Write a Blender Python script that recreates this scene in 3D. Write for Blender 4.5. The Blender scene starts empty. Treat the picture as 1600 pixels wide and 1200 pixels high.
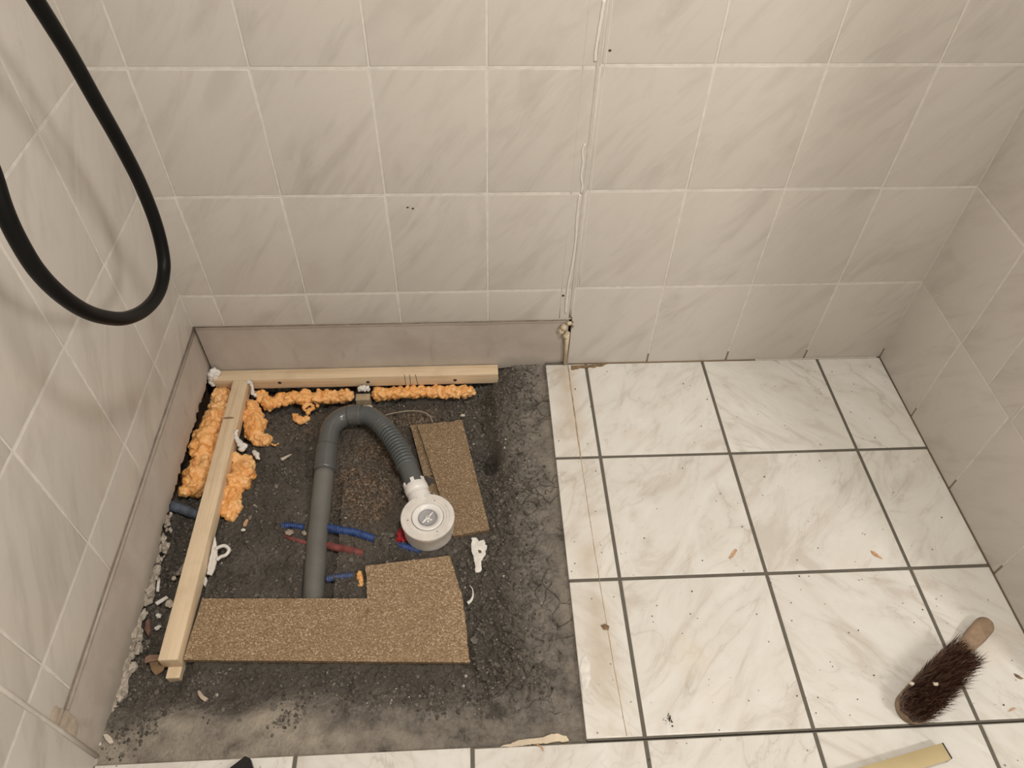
import bpy, bmesh, math, random
from mathutils import Vector, Matrix, noise

# ------------------------------------------------------------------ camera, world, light, exposure
F_PX = 1146.93
CAM = Vector((0.72319, -1.26256, 1.35827))
def rotm(axis, a): return Matrix.Rotation(a, 3, axis)
CR = rotm('Z', -0.07366341) @ rotm('X', 0.72454011) @ rotm('Z', 0.03155113)
sc = bpy.context.scene
COL = sc.collection
cd = bpy.data.cameras.new('camera'); cam = bpy.data.objects.new('camera', cd); COL.objects.link(cam)
cd.sensor_width = 36; cd.lens = F_PX / 1600 * 36; cd.clip_start = 0.01
cam.matrix_world = Matrix.Translation(CAM) @ CR.to_4x4()
sc.camera = cam
w = bpy.data.worlds.new('world'); sc.world = w; w.use_nodes = True
w.node_tree.nodes['Background'].inputs[0].default_value = (1, 0.95, 0.88, 1)
w.node_tree.nodes['Background'].inputs[1].default_value = 0.05
sc.view_settings.view_transform = 'Standard'; sc.view_settings.look = 'None'
sc.view_settings.gamma = 1; sc.view_settings.exposure = 0.14
sc.view_settings.use_curve_mapping = False
LAMP = Vector((2.30, -2.05, 2.15)); LAMP2 = Vector((1.02, -1.02, 2.40))
def area(name, loc, size, power, color):
    l = bpy.data.lights.new(name, 'AREA'); l.shape = 'DISK'; l.size = size; l.energy = power; l.color = color
    o = bpy.data.objects.new(name, l); COL.objects.link(o); o.location = loc; return o
la = area('lamp_light', LAMP, 0.30, 20.5, (1.0, 0.955, 0.895))
la.rotation_euler = (Vector((0.9, -0.4, 0.2)) - LAMP).to_track_quat('-Z', 'Y').to_euler()
area('lamp_light', LAMP2 - Vector((0, 0, 0.03)), 0.24, 20.5, (1.0, 0.955, 0.895))

# ------------------------------------------------------------------ room numbers
XL, XR = 0.06902, 1.76882
TW, X0 = 0.20439, 0.14166
ZR = [0.0, 0.249, 0.5063, 0.7636, 1.021, 1.278, 1.536, 1.793, 2.05, 2.31]
PX1, PY0 = 0.90, -0.892      # tile edge of the tray pit
BAND = 0.155
YF = -2.9; ZC = 2.45; XF = 3.3; YE = -0.90     # room depth, height, far side, end of the short right wall

# ------------------------------------------------------------------ pixel -> plane
def ray(u, v): return CR @ Vector(((u - 800) / F_PX, -(v - 600) / F_PX, -1))
def pz(u, v, z=0.0):
    d = ray(u, v); return CAM + d * ((z - CAM.z) / d.z)
def py(u, v, y=0.0):
    d = ray(u, v); return CAM + d * ((y - CAM.y) / d.y)
def px(u, v, x=XL):
    d = ray(u, v); return CAM + d * ((x - CAM.x) / d.x)

# ------------------------------------------------------------------ object helpers
def tag(o, label=None, cat=None, group=None, kind=None):
    if label: o['label'] = label
    if cat: o['category'] = cat
    if group: o['group'] = group
    if kind: o['kind'] = kind
    return o
def obj(name, bm, mats, parent=None, smooth=False, base=True):
    """link bm as one mesh object whose origin sits at its base centre"""
    if not isinstance(mats, (list, tuple)): mats = [mats]
    off = Vector((0, 0, 0))
    if base and len(bm.verts):
        lo = Vector([min(v.co[i] for v in bm.verts) for i in range(3)]); hi = Vector([max(v.co[i] for v in bm.verts) for i in range(3)])
        off = Vector(((lo.x + hi.x) / 2, (lo.y + hi.y) / 2, lo.z))
        bmesh.ops.translate(bm, verts=bm.verts, vec=-off)
    me = bpy.data.meshes.new(name); bm.to_mesh(me); bm.free()
    for m in mats: me.materials.append(m)
    if smooth:
        for p in me.polygons: p.use_smooth = True
    o = bpy.data.objects.new(name, me); COL.objects.link(o)
    if parent:
        o.parent = parent
        o.location = off - world_loc(parent)
    else: o.location = off
    return o
def world_loc(o):
    l = Vector(o.location)
    while o.parent: o = o.parent; l += Vector(o.location)
    return l
def empty(name, loc):
    o = bpy.data.objects.new(name, None); o.empty_display_size = 0.05; COL.objects.link(o); o.location = loc; return o
def auto_smooth(o, ang=40):
    me = o.data
    for p in me.polygons: p.use_smooth = True
    me.set_sharp_from_angle(angle=math.radians(ang))
    return o

def box(bm, lo, hi, mat=0):
    vs = [bm.verts.new((x, y, z)) for z in (lo[2], hi[2]) for y in (lo[1], hi[1]) for x in (lo[0], hi[0])]
    fs = [(0, 2, 3, 1), (4, 5, 7, 6), (0, 1, 5, 4), (2, 6, 7, 3), (0, 4, 6, 2), (1, 3, 7, 5)]
    out = []
    for f in fs:
        fc = bm.faces.new([vs[i] for i in f]); fc.material_index = mat; out.append(fc)
    return vs, out
def bevel_all(bm, off, seg=2):
    bmesh.ops.bevel(bm, geom=list(bm.edges), offset=off, segments=seg, affect='EDGES', profile=0.5)
def catmull(pts, n):
    out = []
    P = [pts[0] + (pts[0] - pts[1])] + list(pts) + [pts[-1] + (pts[-1] - pts[-2])]
    for i in range(1, len(P) - 2):
        for k in range(n):
            t = k / n; a, b, c, d = P[i - 1], P[i], P[i + 1], P[i + 2]
            out.append(0.5 * ((2 * b) + (c - a) * t + (2 * a - 5 * b + 4 * c - d) * t * t + (3 * b - a - 3 * c + d) * t ** 3))
    out.append(P[-2].copy()); return out
def resample(pts, step):
    out = [pts[0].copy()]; acc = 0
    for a, b in zip(pts, pts[1:]):
        L = (b - a).length
        while acc + L >= step:
            t = (step - acc) / L; a = a.lerp(b, t); out.append(a.copy()); L = (b - a).length; acc = 0
        acc += L
    return out
def tube(bm, pts, rad, seg=16, mat=0, caps=True, squash=None):
    """sweep a circle along pts; rad: number or f(i, t)"""
    n = len(pts); rings = []; up = Vector((0, 0, 1)); prev = None
    for i, p in enumerate(pts):
        t = (pts[min(i + 1, n - 1)] - pts[max(i - 1, 0)]).normalized()
        if prev is None:
            a = t.cross(up) if abs(t.dot(up)) < 0.95 else t.cross(Vector((1, 0, 0)))
            a.normalize()
        else:
            a = prev - t * prev.dot(t); a.normalize()
        prev = a; b = t.cross(a)
        r = rad(i, i / (n - 1)) if callable(rad) else rad
        ring = []
        for k in range(seg):
            th = 2 * math.pi * k / seg
            ring.append(bm.verts.new(p + a * (r * math.cos(th)) + b * (r * math.sin(th) * (squash or 1))))
        rings.append(ring)
    for r0, r1 in zip(rings, rings[1:]):
        for k in range(seg):
            f = bm.faces.new((r0[k], r0[(k + 1) % seg], r1[(k + 1) % seg], r1[k])); f.material_index = mat; f.smooth = True
    if caps:
        f = bm.faces.new(rings[0][::-1]); f.material_index = mat
        f = bm.faces.new(rings[-1]); f.material_index = mat
    return rings
def lathe(bm, prof, c, axis=Vector((0, 0, 1)), seg=64, mat=0, a0=None):
    """prof: (r, h) list"""
    axis = axis.normalized(); a = axis.cross(Vector((0, 1, 0)) if abs(axis.y) < 0.95 else Vector((1, 0, 0))); a.normalize(); b = axis.cross(a); rings = []
    for r, h in prof:
        if r < 1e-6: rings.append([bm.verts.new(c + axis * h)])
        else: rings.append([bm.verts.new(c + axis * h + a * (r * math.cos(2 * math.pi * k / seg)) + b * (r * math.sin(2 * math.pi * k / seg))) for k in range(seg)])
    for r0, r1 in zip(rings, rings[1:]):
        for k in range(seg):
            k2 = (k + 1) % seg
            if len(r0) == 1 and len(r1) == 1: continue
            vs = [r0[0], r1[k2], r1[k]] if len(r0) == 1 else ([r0[k], r0[k2], r1[0]] if len(r1) == 1 else [r0[k], r0[k2], r1[k2], r1[k]])
            f = bm.faces.new(vs); f.material_index = mat; f.smooth = True
    bmesh.ops.recalc_face_normals(bm, faces=bm.faces)
def slab(outline, thick, jag=0.0, step=0.004, seed=0, bev=0.0, tilt=None):
    """closed outline of Vectors (top face), extruded down"""
    pts = []
    n = len(outline)
    for i in range(n):
        a, b = outline[i], outline[(i + 1) % n]; m = max(1, int((b - a).length / step)) if jag else 1
        for k in range(m):
            p = a.lerp(b, k / m)
            if jag and k:
                j = jag[i] if isinstance(jag, (list, tuple)) else jag
                nv = noise.noise_vector(p * 90 + Vector((seed, 0, 0))) * j + noise.noise_vector(p * 400 + Vector((seed, 0, 0))) * j * 0.5
                p = p + Vector((nv.x, nv.y, 0))
            pts.append(p)
    bm = bmesh.new()
    top = [bm.verts.new(p) for p in pts]; bot = [bm.verts.new(p - Vector((0, 0, thick))) for p in pts]
    f = bm.faces.new(top)
    if f.normal.z < 0: pass
    bm.faces.new(bot[::-1])
    for i in range(len(pts)):
        j = (i + 1) % len(pts); bm.faces.new((top[j], top[i], bot[i], bot[j]))
    bmesh.ops.recalc_face_normals(bm, faces=bm.faces)
    if bev: bevel_all(bm, bev, 1)
    return bm
def blob(bm, c, r, sub=2, scale=(1, 1, 1), rot=None, amp=0.0, fr=60, seed=0, mat=0):
    res = bmesh.ops.create_icosphere(bm, subdivisions=sub, radius=1)
    M = (rot or Matrix.Identity(3))
    for v in res['verts']:
        d = v.co.copy()
        k = 1 + amp * noise.noise(d * fr + Vector((seed * 3.1, seed, 7)))
        v.co = Vector(c) + M @ Vector((d.x * scale[0], d.y * scale[1], d.z * scale[2])) * (r * k)
    for v in res['verts']:
        for f in v.link_faces: f.material_index = mat
    return res['verts']

# ------------------------------------------------------------------ material helpers
class NT:
    def __init__(s, name):
        s.m = bpy.data.materials.new(name); s.m.use_nodes = True; s.t = s.m.node_tree; s.b = s.t.nodes['Principled BSDF']
    def n(s, typ, **kw):
        nd = s.t.nodes.new(typ)
        for k, v in kw.items():
            if k.startswith('i_'):
                key = k[2:]; key = int(key) if key.isdigit() else key.replace('_', ' ')
                nd.inputs[key].default_value = v
            else: setattr(nd, k, v)
        return nd
    def l(s, a, b): s.t.links.new(a, b)
    def inp(s, nd, i, v):
        if hasattr(v, 'links') or isinstance(v, bpy.types.NodeSocket): s.l(v, nd.inputs[i])
        else: nd.inputs[i].default_value = v
    def math(s, op, a, b=0.5, c=None, clamp=False):
        nd = s.n('ShaderNodeMath', operation=op, use_clamp=clamp); s.inp(nd, 0, a); s.inp(nd, 1, b)
        if c is not None: s.inp(nd, 2, c)
        return nd.outputs[0]
    def ramp(s, v, stops, interp='LINEAR'):
        nd = s.n('ShaderNodeValToRGB'); nd.color_ramp.interpolation = interp; e = nd.color_ramp.elements
        while len(e) < len(stops): e.new(0.5)
        for el, (p, c) in zip(e, stops):
            el.position = p; el.color = (c, c, c, 1) if isinstance(c, (int, float)) else (*c, 1)
        s.l(v, nd.inputs[0]); return nd.outputs[0]
    def mix(s, f, a, b, mode='MIX'):
        nd = s.n('ShaderNodeMix', data_type='RGBA', blend_type=mode)
        for i, v in ((0, f), (6, a), (7, b)):
            if isinstance(v, tuple) and len(v) == 3: v = (*v, 1)
            s.inp(nd, i, v)
        return nd.outputs[2]
    def noise(s, vec, scale, detail=4, rough=0.55, dist=0.0):
        nd = s.n('ShaderNodeTexNoise'); s.l(vec, nd.inputs['Vector']); nd.inputs['Scale'].default_value = scale
        nd.inputs['Detail'].default_value = detail; nd.inputs['Roughness'].default_value = rough; nd.inputs['Distortion'].default_value = dist
        return nd.outputs['Fac']
    def coords(s): return s.n('ShaderNodeTexCoord').outputs['Object']
    def mapping(s, vec, loc=(0, 0, 0), rot=(0, 0, 0), scale=(1, 1, 1)):
        nd = s.n('ShaderNodeMapping'); s.l(vec, nd.inputs[0])
        for i, v in ((1, loc), (2, rot), (3, scale)): s.inp(nd, i, v)
        return nd.outputs[0]
    def bump(s, h, strength=0.3, dist=0.002):
        nd = s.n('ShaderNodeBump'); nd.inputs['Strength'].default_value = strength; nd.inputs['Distance'].default_value = dist
        s.l(h, nd.inputs['Height']); s.l(nd.outputs[0], s.b.inputs['Normal'])
    def set(s, **kw):
        for k, v in kw.items():
            k = k.replace('_', ' '); 
            if isinstance(v, tuple) and len(v) == 3 and k != 'Subsurface Radius': v = (*v, 1)
            s.inp(s.b, k, v)
        return s.m
def lin(r, g, b):
    f = lambda c: ((c / 255 + 0.055) / 1.055) ** 2.4 if c > 10 else c / 255 / 12.92
    return (f(r), f(g), f(b))

def plain(name, col, rough=0.5, nscale=40, var=0.12, bump=0.15, bscale=200, **kw):
    t = NT(name); c = t.coords(); n = t.noise(c, nscale, 5)
    dark = tuple(x * (1 - var) for x in col); lite = tuple(min(1, x * (1 + var)) for x in col)
    t.set(Base_Color=t.ramp(n, [(0.3, dark), (0.7, lite)]), Roughness=rough, **kw)
    if bump: t.bump(t.noise(c, bscale, 5), bump, 0.001)
    return t.m

def wall_tile_mat(name, axis):
    """glazed wall tile with soft diagonal grey-brown smears; axis: which world axis runs across the wall"""
    t = NT(name); c = t.coords(); sep = t.n('ShaderNodeSeparateXYZ'); t.l(c, sep.inputs[0])
    u = sep.outputs[0] if axis == 'x' else sep.outputs[1]
    if axis == '-y': u = t.math('MULTIPLY', u, -1.0)
    rnd = t.n('ShaderNodeNewGeometry').outputs['Random Per Island']
    cmb = t.n('ShaderNodeCombineXYZ'); t.l(u, cmb.inputs[0]); t.l(sep.outputs[2], cmb.inputs[1])
    t.l(t.math('MULTIPLY', rnd, 40.0), cmb.inputs[2])
    v = t.mapping(cmb.outputs[0], rot=(0, 0, math.radians(-52)))
    v = t.mapping(v, scale=(0.26, 1.0, 1.0))
    a = t.noise(v, 17, 7, 0.62, 1.0)
    b = t.noise(v, 40, 4, 0.6, 0.6)
    s1 = t.ramp(a, [(0.48, 0.0), (0.62, 0.7), (0.72, 1.0)])
    s2 = t.ramp(b, [(0.52, 0.0), (0.75, 0.6)])
    st = t.math('MULTIPLY', t.math('ADD', s1, s2, clamp=True), t.ramp(t.noise(v, 9, 2), [(0.35, 0.25), (0.65, 1.0)]))
    base = t.mix(t.noise(v, 6, 2), (0.590, 0.552, 0.500), (0.612, 0.562, 0.514))
    col = t.mix(t.math('MULTIPLY', st, 0.55), base, (0.415, 0.372, 0.328))
    t.set(Base_Color=col, Roughness=0.30, Specular_IOR_Level=0.45)
    t.bump(t.noise(c, 12, 2), 0.12, 0.004)
    return t.m

def floor_tile_mat():
    t = NT('floor_tile_glaze'); c = t.coords(); rnd = t.n('ShaderNodeNewGeometry').outputs['Random Per Island']
    quarter = t.math('MULTIPLY', t.math('FLOOR', t.math('MULTIPLY', rnd, 3.999)), math.pi / 2)
    cmb = t.n('ShaderNodeCombineXYZ'); t.l(quarter, cmb.inputs[2])
    off = t.n('ShaderNodeCombineXYZ'); t.l(t.math('MULTIPLY', rnd, 31.0), off.inputs[2]); t.l(t.math('MULTIPLY', rnd, 17.0), off.inputs[0])
    v = t.n('ShaderNodeMapping'); t.l(c, v.inputs[0]); t.l(off.outputs[0], v.inputs[1]); t.l(cmb.outputs[0], v.inputs[2])
    v = v.outputs[0]
    d = t.mapping(v, rot=(0, 0, math.radians(40))); d = t.mapping(d, scale=(0.4, 1, 1))
    def vein(scale, dist, w):
        n = t.noise(d, scale, 5, 0.55, dist)
        r = t.math('ABSOLUTE', t.math('SUBTRACT', n, 0.5))
        return t.ramp(r, [(0.0, 1.0), (w, 0.25), (w * 4, 0.0)])
    v1 = vein(7.0, 1.2, 0.014); v2 = vein(15.0, 0.8, 0.012)
    mask = t.ramp(t.noise(d, 8, 3), [(0.42, 0.0), (0.66, 1.0)])
    mask2 = t.ramp(t.noise(d, 13, 3, 0.5, 0.3), [(0.45, 0.0), (0.68, 0.8)])
    veins = t.math('ADD', t.math('MULTIPLY', v1, mask), t.math('MULTIPLY', v2, mask2), clamp=True)
    cloud = t.noise(d, 16, 6, 0.6, 1.0)
    base = t.ramp(cloud, [(0.34, (0.60, 0.56, 0.50)), (0.48, (0.705, 0.68, 0.63)), (0.7, (0.76, 0.74, 0.695))])
    col = t.mix(t.math('MULTIPLY', veins, 0.55), base, (0.40, 0.35, 0.285))
    # specks of dirt trodden on the tiles
    sp = t.n('ShaderNodeTexVoronoi', feature='F1'); t.l(c, sp.inputs['Vector']); sp.inputs['Scale'].default_value = 75
    rr = t.math('MULTIPLY', t.n('ShaderNodeSeparateColor').outputs[0], 1.0)
    sepc = t.n('ShaderNodeSeparateColor'); t.l(sp.outputs['Color'], sepc.inputs[0])
    size = t.ramp(sepc.outputs[0], [(0.86, 0.0), (1.0, 0.16)])
    dot = t.math('LESS_THAN', sp.outputs['Distance'], size)
    col = t.mix(t.math('MULTIPLY', dot, 0.75), col, (0.12, 0.10, 0.08))
    stain = t.ramp(t.noise(c, 5, 4), [(0.60, 0.0), (0.8, 0.5)])
    col = t.mix(stain, col, (0.66, 0.56, 0.43))
    # brownish wash where the partition stood
    sx = t.n('ShaderNodeSeparateXYZ'); t.l(c, sx.inputs[0])
    dx = t.math('ABSOLUTE', t.math('SUBTRACT', sx.outputs[0], 0.945))
    wash = t.math('MULTIPLY', t.ramp(dx, [(0.0, 0.75), (0.045, 0.0)]), t.ramp(t.noise(c, 11, 4), [(0.35, 0.1), (0.65, 1.0)]))
    wash = t.math('MULTIPLY', wash, t.math('GREATER_THAN', sx.outputs[1], -0.892))
    col = t.mix(wash, col, (0.52, 0.42, 0.31))
    t.set(Base_Color=col, Roughness=t.ramp(t.noise(c, 30, 4), [(0.3, 0.26), (0.7, 0.40)]), Specular_IOR_Level=0.42)
    t.bump(t.noise(c, 9, 2), 0.1, 0.004)
    return t.m

def grout_mat(name, col, foot=False):
    t = NT(name); c = t.coords(); n = t.noise(c, 60, 5)
    cc = t.ramp(n, [(0.3, tuple(x * 0.88 for x in col)), (0.7, tuple(min(1, x * 1.08) for x in col))])
    if foot:
        s = t.n('ShaderNodeSeparateXYZ'); t.l(c, s.inputs[0])
        k = t.math('LESS_THAN', t.math('ADD', s.outputs[2], t.math('MULTIPLY', t.noise(c, 30, 2), 0.02)), 0.042)
        k = t.math('MULTIPLY', k, t.math('GREATER_THAN', s.outputs[0], 0.96))
        cc = t.mix(t.math('MULTIPLY', k, 0.85), cc, (0.13, 0.10, 0.06))
    t.set(Base_Color=cc, Roughness=0.85); t.bump(t.noise(c, 500, 3), 0.2, 0.0006); return t.m

def plaster_mat():
    t = NT('plaster_band'); c = t.coords()
    n = t.noise(c, 7, 6, 0.6, 0.5)
    col = t.ramp(n, [(0.35, (0.44, 0.38, 0.333)), (0.55, (0.51, 0.448, 0.397)), (0.70, (0.54, 0.492, 0.44))])
    sc_ = t.ramp(t.noise(t.mapping(c, scale=(1, 1, 0.3)), 30, 4), [(0.62, 0.0), (0.75, 0.5)])
    col = t.mix(sc_, col, (0.36, 0.30, 0.26))
    s = t.n('ShaderNodeSeparateXYZ'); t.l(c, s.inputs[0])
    low = t.ramp(t.math('ADD', s.outputs[2], t.math('MULTIPLY', t.noise(c, 25, 4), 0.05)), [(0.035, 1.0), (0.055, 0.0)])
    col = t.mix(t.math('MULTIPLY', low, 0.5), col, (0.45, 0.41, 0.35))
    t.set(Base_Color=col, Roughness=0.62); t.bump(t.noise(c, 40, 6), 0.35, 0.0025); return t.m

def soil_mat():
    t = NT('pit_soil'); c = t.coords()
    at = t.n('ShaderNodeVertexColor', layer_name='ground'); s = t.n('ShaderNodeSeparateColor'); t.l(at.outputs[0], s.inputs[0])
    n1 = t.noise(c, 14, 8, 0.62); n2 = t.noise(c, 120, 6, 0.7); n3 = t.noise(c, 420, 3, 0.7)
    col = t.ramp(n1, [(0.30, (0.078, 0.067, 0.056)), (0.5, (0.128, 0.112, 0.094)), (0.72, (0.195, 0.174, 0.148))])
    col = t.mix(t.ramp(n2, [(0.38, 0.0), (0.75, 0.6)]), col, (0.17, 0.15, 0.128))
    col = t.mix(t.ramp(n3, [(0.34, 0.6), (0.47, 0.0)]), col, (0.040, 0.034, 0.028))  # dark specks paint the soil's fine shadow texture into its colour
    # pale dusty screed (red) and brown clay patch (green)
    dust = t.ramp(t.noise(c, 30, 10, 0.72), [(0.36, (0.10, 0.09, 0.077)), (0.46, (0.215, 0.192, 0.165)), (0.60, (0.31, 0.278, 0.238))])
    dm = t.math('MULTIPLY', s.outputs[0], t.ramp(t.noise(c, 16, 8, 0.7), [(0.34, 0.2), (0.50, 1.0)]))
    col = t.mix(dm, col, dust)
    pale = t.mix(t.noise(c, 40, 5), (0.40, 0.345, 0.28), (0.56, 0.495, 0.41))
    col = t.mix(t.math('MULTIPLY', s.outputs[2], t.ramp(t.noise(c, 13, 6, 0.65), [(0.36, 0.0), (0.60, 1.0)])), col, pale)
    clay = t.ramp(t.noise(c, 170, 5, 0.7), [(0.38, (0.085, 0.058, 0.038)), (0.50, (0.15, 0.105, 0.07)), (0.60, (0.40, 0.30, 0.22))])
    col = t.mix(t.math('MULTIPLY', s.outputs[1], t.ramp(t.noise(c, 18, 5), [(0.35, 0.35), (0.55, 1.0)])), col, clay)
    # white grit
    sp = t.n('ShaderNodeTexVoronoi'); t.l(c, sp.inputs['Vector']); sp.inputs['Scale'].default_value = 130
    sp2 = t.n('ShaderNodeSeparateColor'); t.l(sp.outputs['Color'], sp2.inputs[0])
    dot = t.math('LESS_THAN', sp.outputs['Distance'], t.ramp(sp2.outputs[0], [(0.95, 0.0), (1.0, 0.20)]))
    col = t.mix(t.math('MULTIPLY', dot, 0.8), col, (0.50, 0.46, 0.40))
    t.set(Base_Color=col, Roughness=0.92, Specular_IOR_Level=0.2)
    cv = t.n('ShaderNodeTexVoronoi', feature='DISTANCE_TO_EDGE'); wv = t.n('ShaderNodeTexNoise'); t.l(c, wv.inputs['Vector']); wv.inputs['Scale'].default_value = 22; wv.inputs['Detail'].default_value = 4
    wm = t.n('ShaderNodeVectorMath', operation='MULTIPLY_ADD'); t.l(wv.outputs['Color'], wm.inputs[0]); wm.inputs[1].default_value = (0.05, 0.05, 0.0); t.l(c, wm.inputs[2])
    t.l(wm.outputs[0], cv.inputs['Vector']); cv.inputs['Scale'].default_value = 26
    crack = t.math('MULTIPLY', t.ramp(cv.outputs['Distance'], [(0.0, 1.0), (0.045, 0.0)]), t.ramp(t.noise(c, 10, 3), [(0.50, 0.0), (0.60, 1.0)]))
    sx = t.n('ShaderNodeSeparateXYZ'); t.l(c, sx.inputs[0])
    crack = t.math('MULTIPLY', crack, t.math('MULTIPLY', t.ramp(sx.outputs[0], [(0.60, 0.0), (0.72, 1.0)]), t.math('GREATER_THAN', sx.outputs[1], -0.845)))
    h = t.math('ADD', t.noise(c, 160, 8, 0.72), t.math('MULTIPLY', t.noise(c, 45, 6, 0.6), 1.2))
    h = t.math('SUBTRACT', h, t.math('MULTIPLY', crack, 1.2))
    t.bump(h, 0.85, 0.009); return t.m

def pine_mat(name, axis, base=(0.70, 0.55, 0.37)):
    t = NT(name); c = t.coords()
    scl = {'x': (0.04, 1, 1), 'y': (1, 0.04, 1)}[axis]
    v = t.mapping(c, scale=scl)
    g = t.noise(v, 260, 4, 0.6, 0.4); g2 = t.noise(v, 60, 3, 0.5, 0.8)
    lo = tuple(x * y for x, y in zip(base, (0.86, 0.80, 0.72)))
    col = t.ramp(t.math('ADD', t.math('MULTIPLY', g, 0.45), t.math('MULTIPLY', g2, 0.55)), [(0.38, lo), (0.5, base), (0.65, tuple(min(1, x * 1.08) for x in base))])
    col = t.mix(t.ramp(t.noise(c, 16, 3), [(0.55, 0.0), (0.8, 0.3)]), col, (0.45, 0.33, 0.20))
    t.set(Base_Color=col, Roughness=0.62); t.bump(g, 0.15, 0.0006); return t.m

def chip_mat(name, dark=1.0):
    t = NT(name); c = t.coords()
    v = t.n('ShaderNodeTexVoronoi'); t.l(t.mapping(c, scale=(1, 1.25, 1)), v.inputs['Vector']); v.inputs['Scale'].default_value = 450
    s = t.n('ShaderNodeSeparateColor'); t.l(v.outputs['Color'], s.inputs[0])
    k = lambda a: tuple(x * dark for x in a)
    col = t.ramp(s.outputs[0], [(0.0, k((0.15, 0.09, 0.045))), (0.3, k((0.245, 0.162, 0.088))), (0.7, k((0.31, 0.21, 0.12))), (0.9, k((0.42, 0.31, 0.19))), (1.0, k((0.62, 0.50, 0.35)))])
    col = t.mix(t.ramp(t.noise(c, 9, 5), [(0.4, 0.0), (0.75, 0.35)]), col, k((0.22, 0.145, 0.075)))
    col = t.mix(t.ramp(t.noise(c, 24, 2), [(0.70, 0.0), (0.78, 0.6)]), col, k((0.13, 0.075, 0.035)))
    t.set(Base_Color=col, Roughness=0.78); t.bump(t.math('ADD', s.outputs[1], t.noise(c, 300, 4)), 0.3, 0.0008); return t.m

def foam_mat():
    t = NT('orange_foam'); c = t.coords()
    n = t.noise(c, 55, 5, 0.6); n2 = t.noise(c, 13, 3)
    col = t.ramp(n, [(0.30, (0.74, 0.31, 0.085)), (0.5, (0.88, 0.45, 0.15)), (0.7, (0.93, 0.55, 0.23))])
    col = t.mix(t.ramp(n2, [(0.45, 0.0), (0.7, 0.45)]), col, (0.93, 0.63, 0.34))
    t.set(Base_Color=col, Roughness=0.42, Subsurface_Weight=0.25, Subsurface_Radius=(0.012, 0.006, 0.002), Subsurface_Scale=0.6)
    vo = t.n('ShaderNodeTexVoronoi', feature='SMOOTH_F1'); t.l(t.mapping(c), vo.inputs['Vector']); vo.inputs['Scale'].default_value = 150
    t.bump(t.math('ADD', t.math('MULTIPLY', vo.outputs['Distance'], -1.0), t.noise(c, 120, 5)), 0.5, 0.0025); return t.m

def stone_mat(name, bright=False):
    t = NT(name); rnd = t.n('ShaderNodeNewGeometry').outputs['Random Per Island']; c = t.coords()
    col = t.ramp(rnd, [(0.0, (0.06, 0.051, 0.042)), (0.5, (0.13, 0.114, 0.096)), (0.93, (0.20, 0.178, 0.152)), (0.985, (0.25, 0.22, 0.185)), (1.0, (0.66, 0.60, 0.52))])
    col = t.mix(t.math('MULTIPLY', t.noise(c, 300, 3), 0.4), col, (0.08, 0.07, 0.055))
    t.set(Base_Color=col, Roughness=0.9, Specular_IOR_Level=0.2); return t.m

M_WB = wall_tile_mat('wall_tile_back', 'x'); M_WL = wall_tile_mat('wall_tile_left', 'y'); M_WR = wall_tile_mat('wall_tile_right', '-y')
M_FT = floor_tile_mat()
M_WG = grout_mat('wall_grout', (0.68, 0.645, 0.585), True); M_FG = grout_mat('floor_grout', (0.125, 0.112, 0.09))
M_PL = plaster_mat(); M_SOIL = soil_mat()
M_CAV = plain('cavity_soil', (0.10, 0.055, 0.03), 0.9, 30, 0.5, 0.6, 90)
M_PX = pine_mat('pine_lengthwise', 'x'); M_PY = pine_mat('pine_crosswise', 'y', (0.74, 0.585, 0.40))
M_CHIP = chip_mat('chipboard_face'); M_CHIP2 = chip_mat('chipboard_damp', 0.82); M_CHIPE = chip_mat('chipboard_edge', 0.75)
M_FOAM = foam_mat(); M_ST = stone_mat('gravel_stone')
M_PIPE = plain('grey_pipe_plastic', (0.105, 0.108, 0.105), 0.24, 12, 0.10, 0.05, 60)
M_PIPED = plain('grey_dusty_pipe_plastic', (0.135, 0.13, 0.118), 0.40, 10, 0.22, 0.05, 60)
M_FLEX = plain('grey_flexible_plastic', (0.10, 0.108, 0.108), 0.30, 20, 0.08, 0.05, 60)
M_WP = plain('white_plastic', (0.80, 0.775, 0.745), 0.32, 18, 0.04, 0.03, 60)
M_WPG = plain('dusty_white_plastic', (0.70, 0.66, 0.61), 0.42, 35, 0.12, 0.05, 60)
M_GRP = plain('grey_clear_plastic', (0.36, 0.35, 0.365), 0.22, 18, 0.06, 0.03, 60)
M_BLK = plain('black_rubber', (0.0035, 0.0035, 0.0035), 0.42, 30, 0.2, 0.05, 60, Specular_IOR_Level=0.16)
M_BLUE = plain('blue_conduit_plastic', (0.025, 0.06, 0.20), 0.55, 90, 0.6, 0.2, 200)
M_BLUEG = plain('dusty_blue_conduit_plastic', (0.10, 0.12, 0.155), 0.7, 60, 0.4, 0.2, 200)
M_BLUEG2 = plain('dirty_blue_plastic', (0.06, 0.09, 0.20), 0.6, 90, 0.6, 0.2, 200)
M_RED = plain('red_plastic', (0.38, 0.012, 0.02), 0.4, 60, 0.2, 0.1, 200)
M_REDG = plain('dusty_red_plastic', (0.20, 0.055, 0.048), 0.85, 60, 0.4, 0.2, 200)
M_SEAL = plain('white_sealant', (0.74, 0.71, 0.67), 0.38, 60, 0.08, 0.2, 200)
M_SILI = plain('wall_silicone', (0.71, 0.68, 0.625), 0.35, 60, 0.05, 0.1, 200)
M_SILG = plain('grey_silicone', (0.55, 0.51, 0.45), 0.35, 60, 0.08, 0.1, 200)
M_YSIL = plain('yellowed_silicone', (0.60, 0.50, 0.36), 0.45, 40, 0.18, 0.3, 120)
M_DIRT = plain('dark_dirt', (0.06, 0.045, 0.03), 0.9, 80, 0.5, 0.4, 300)
M_RUST = plain('brown_dirt', (0.21, 0.14, 0.075), 0.9, 90, 0.5, 0.4, 300)
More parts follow.
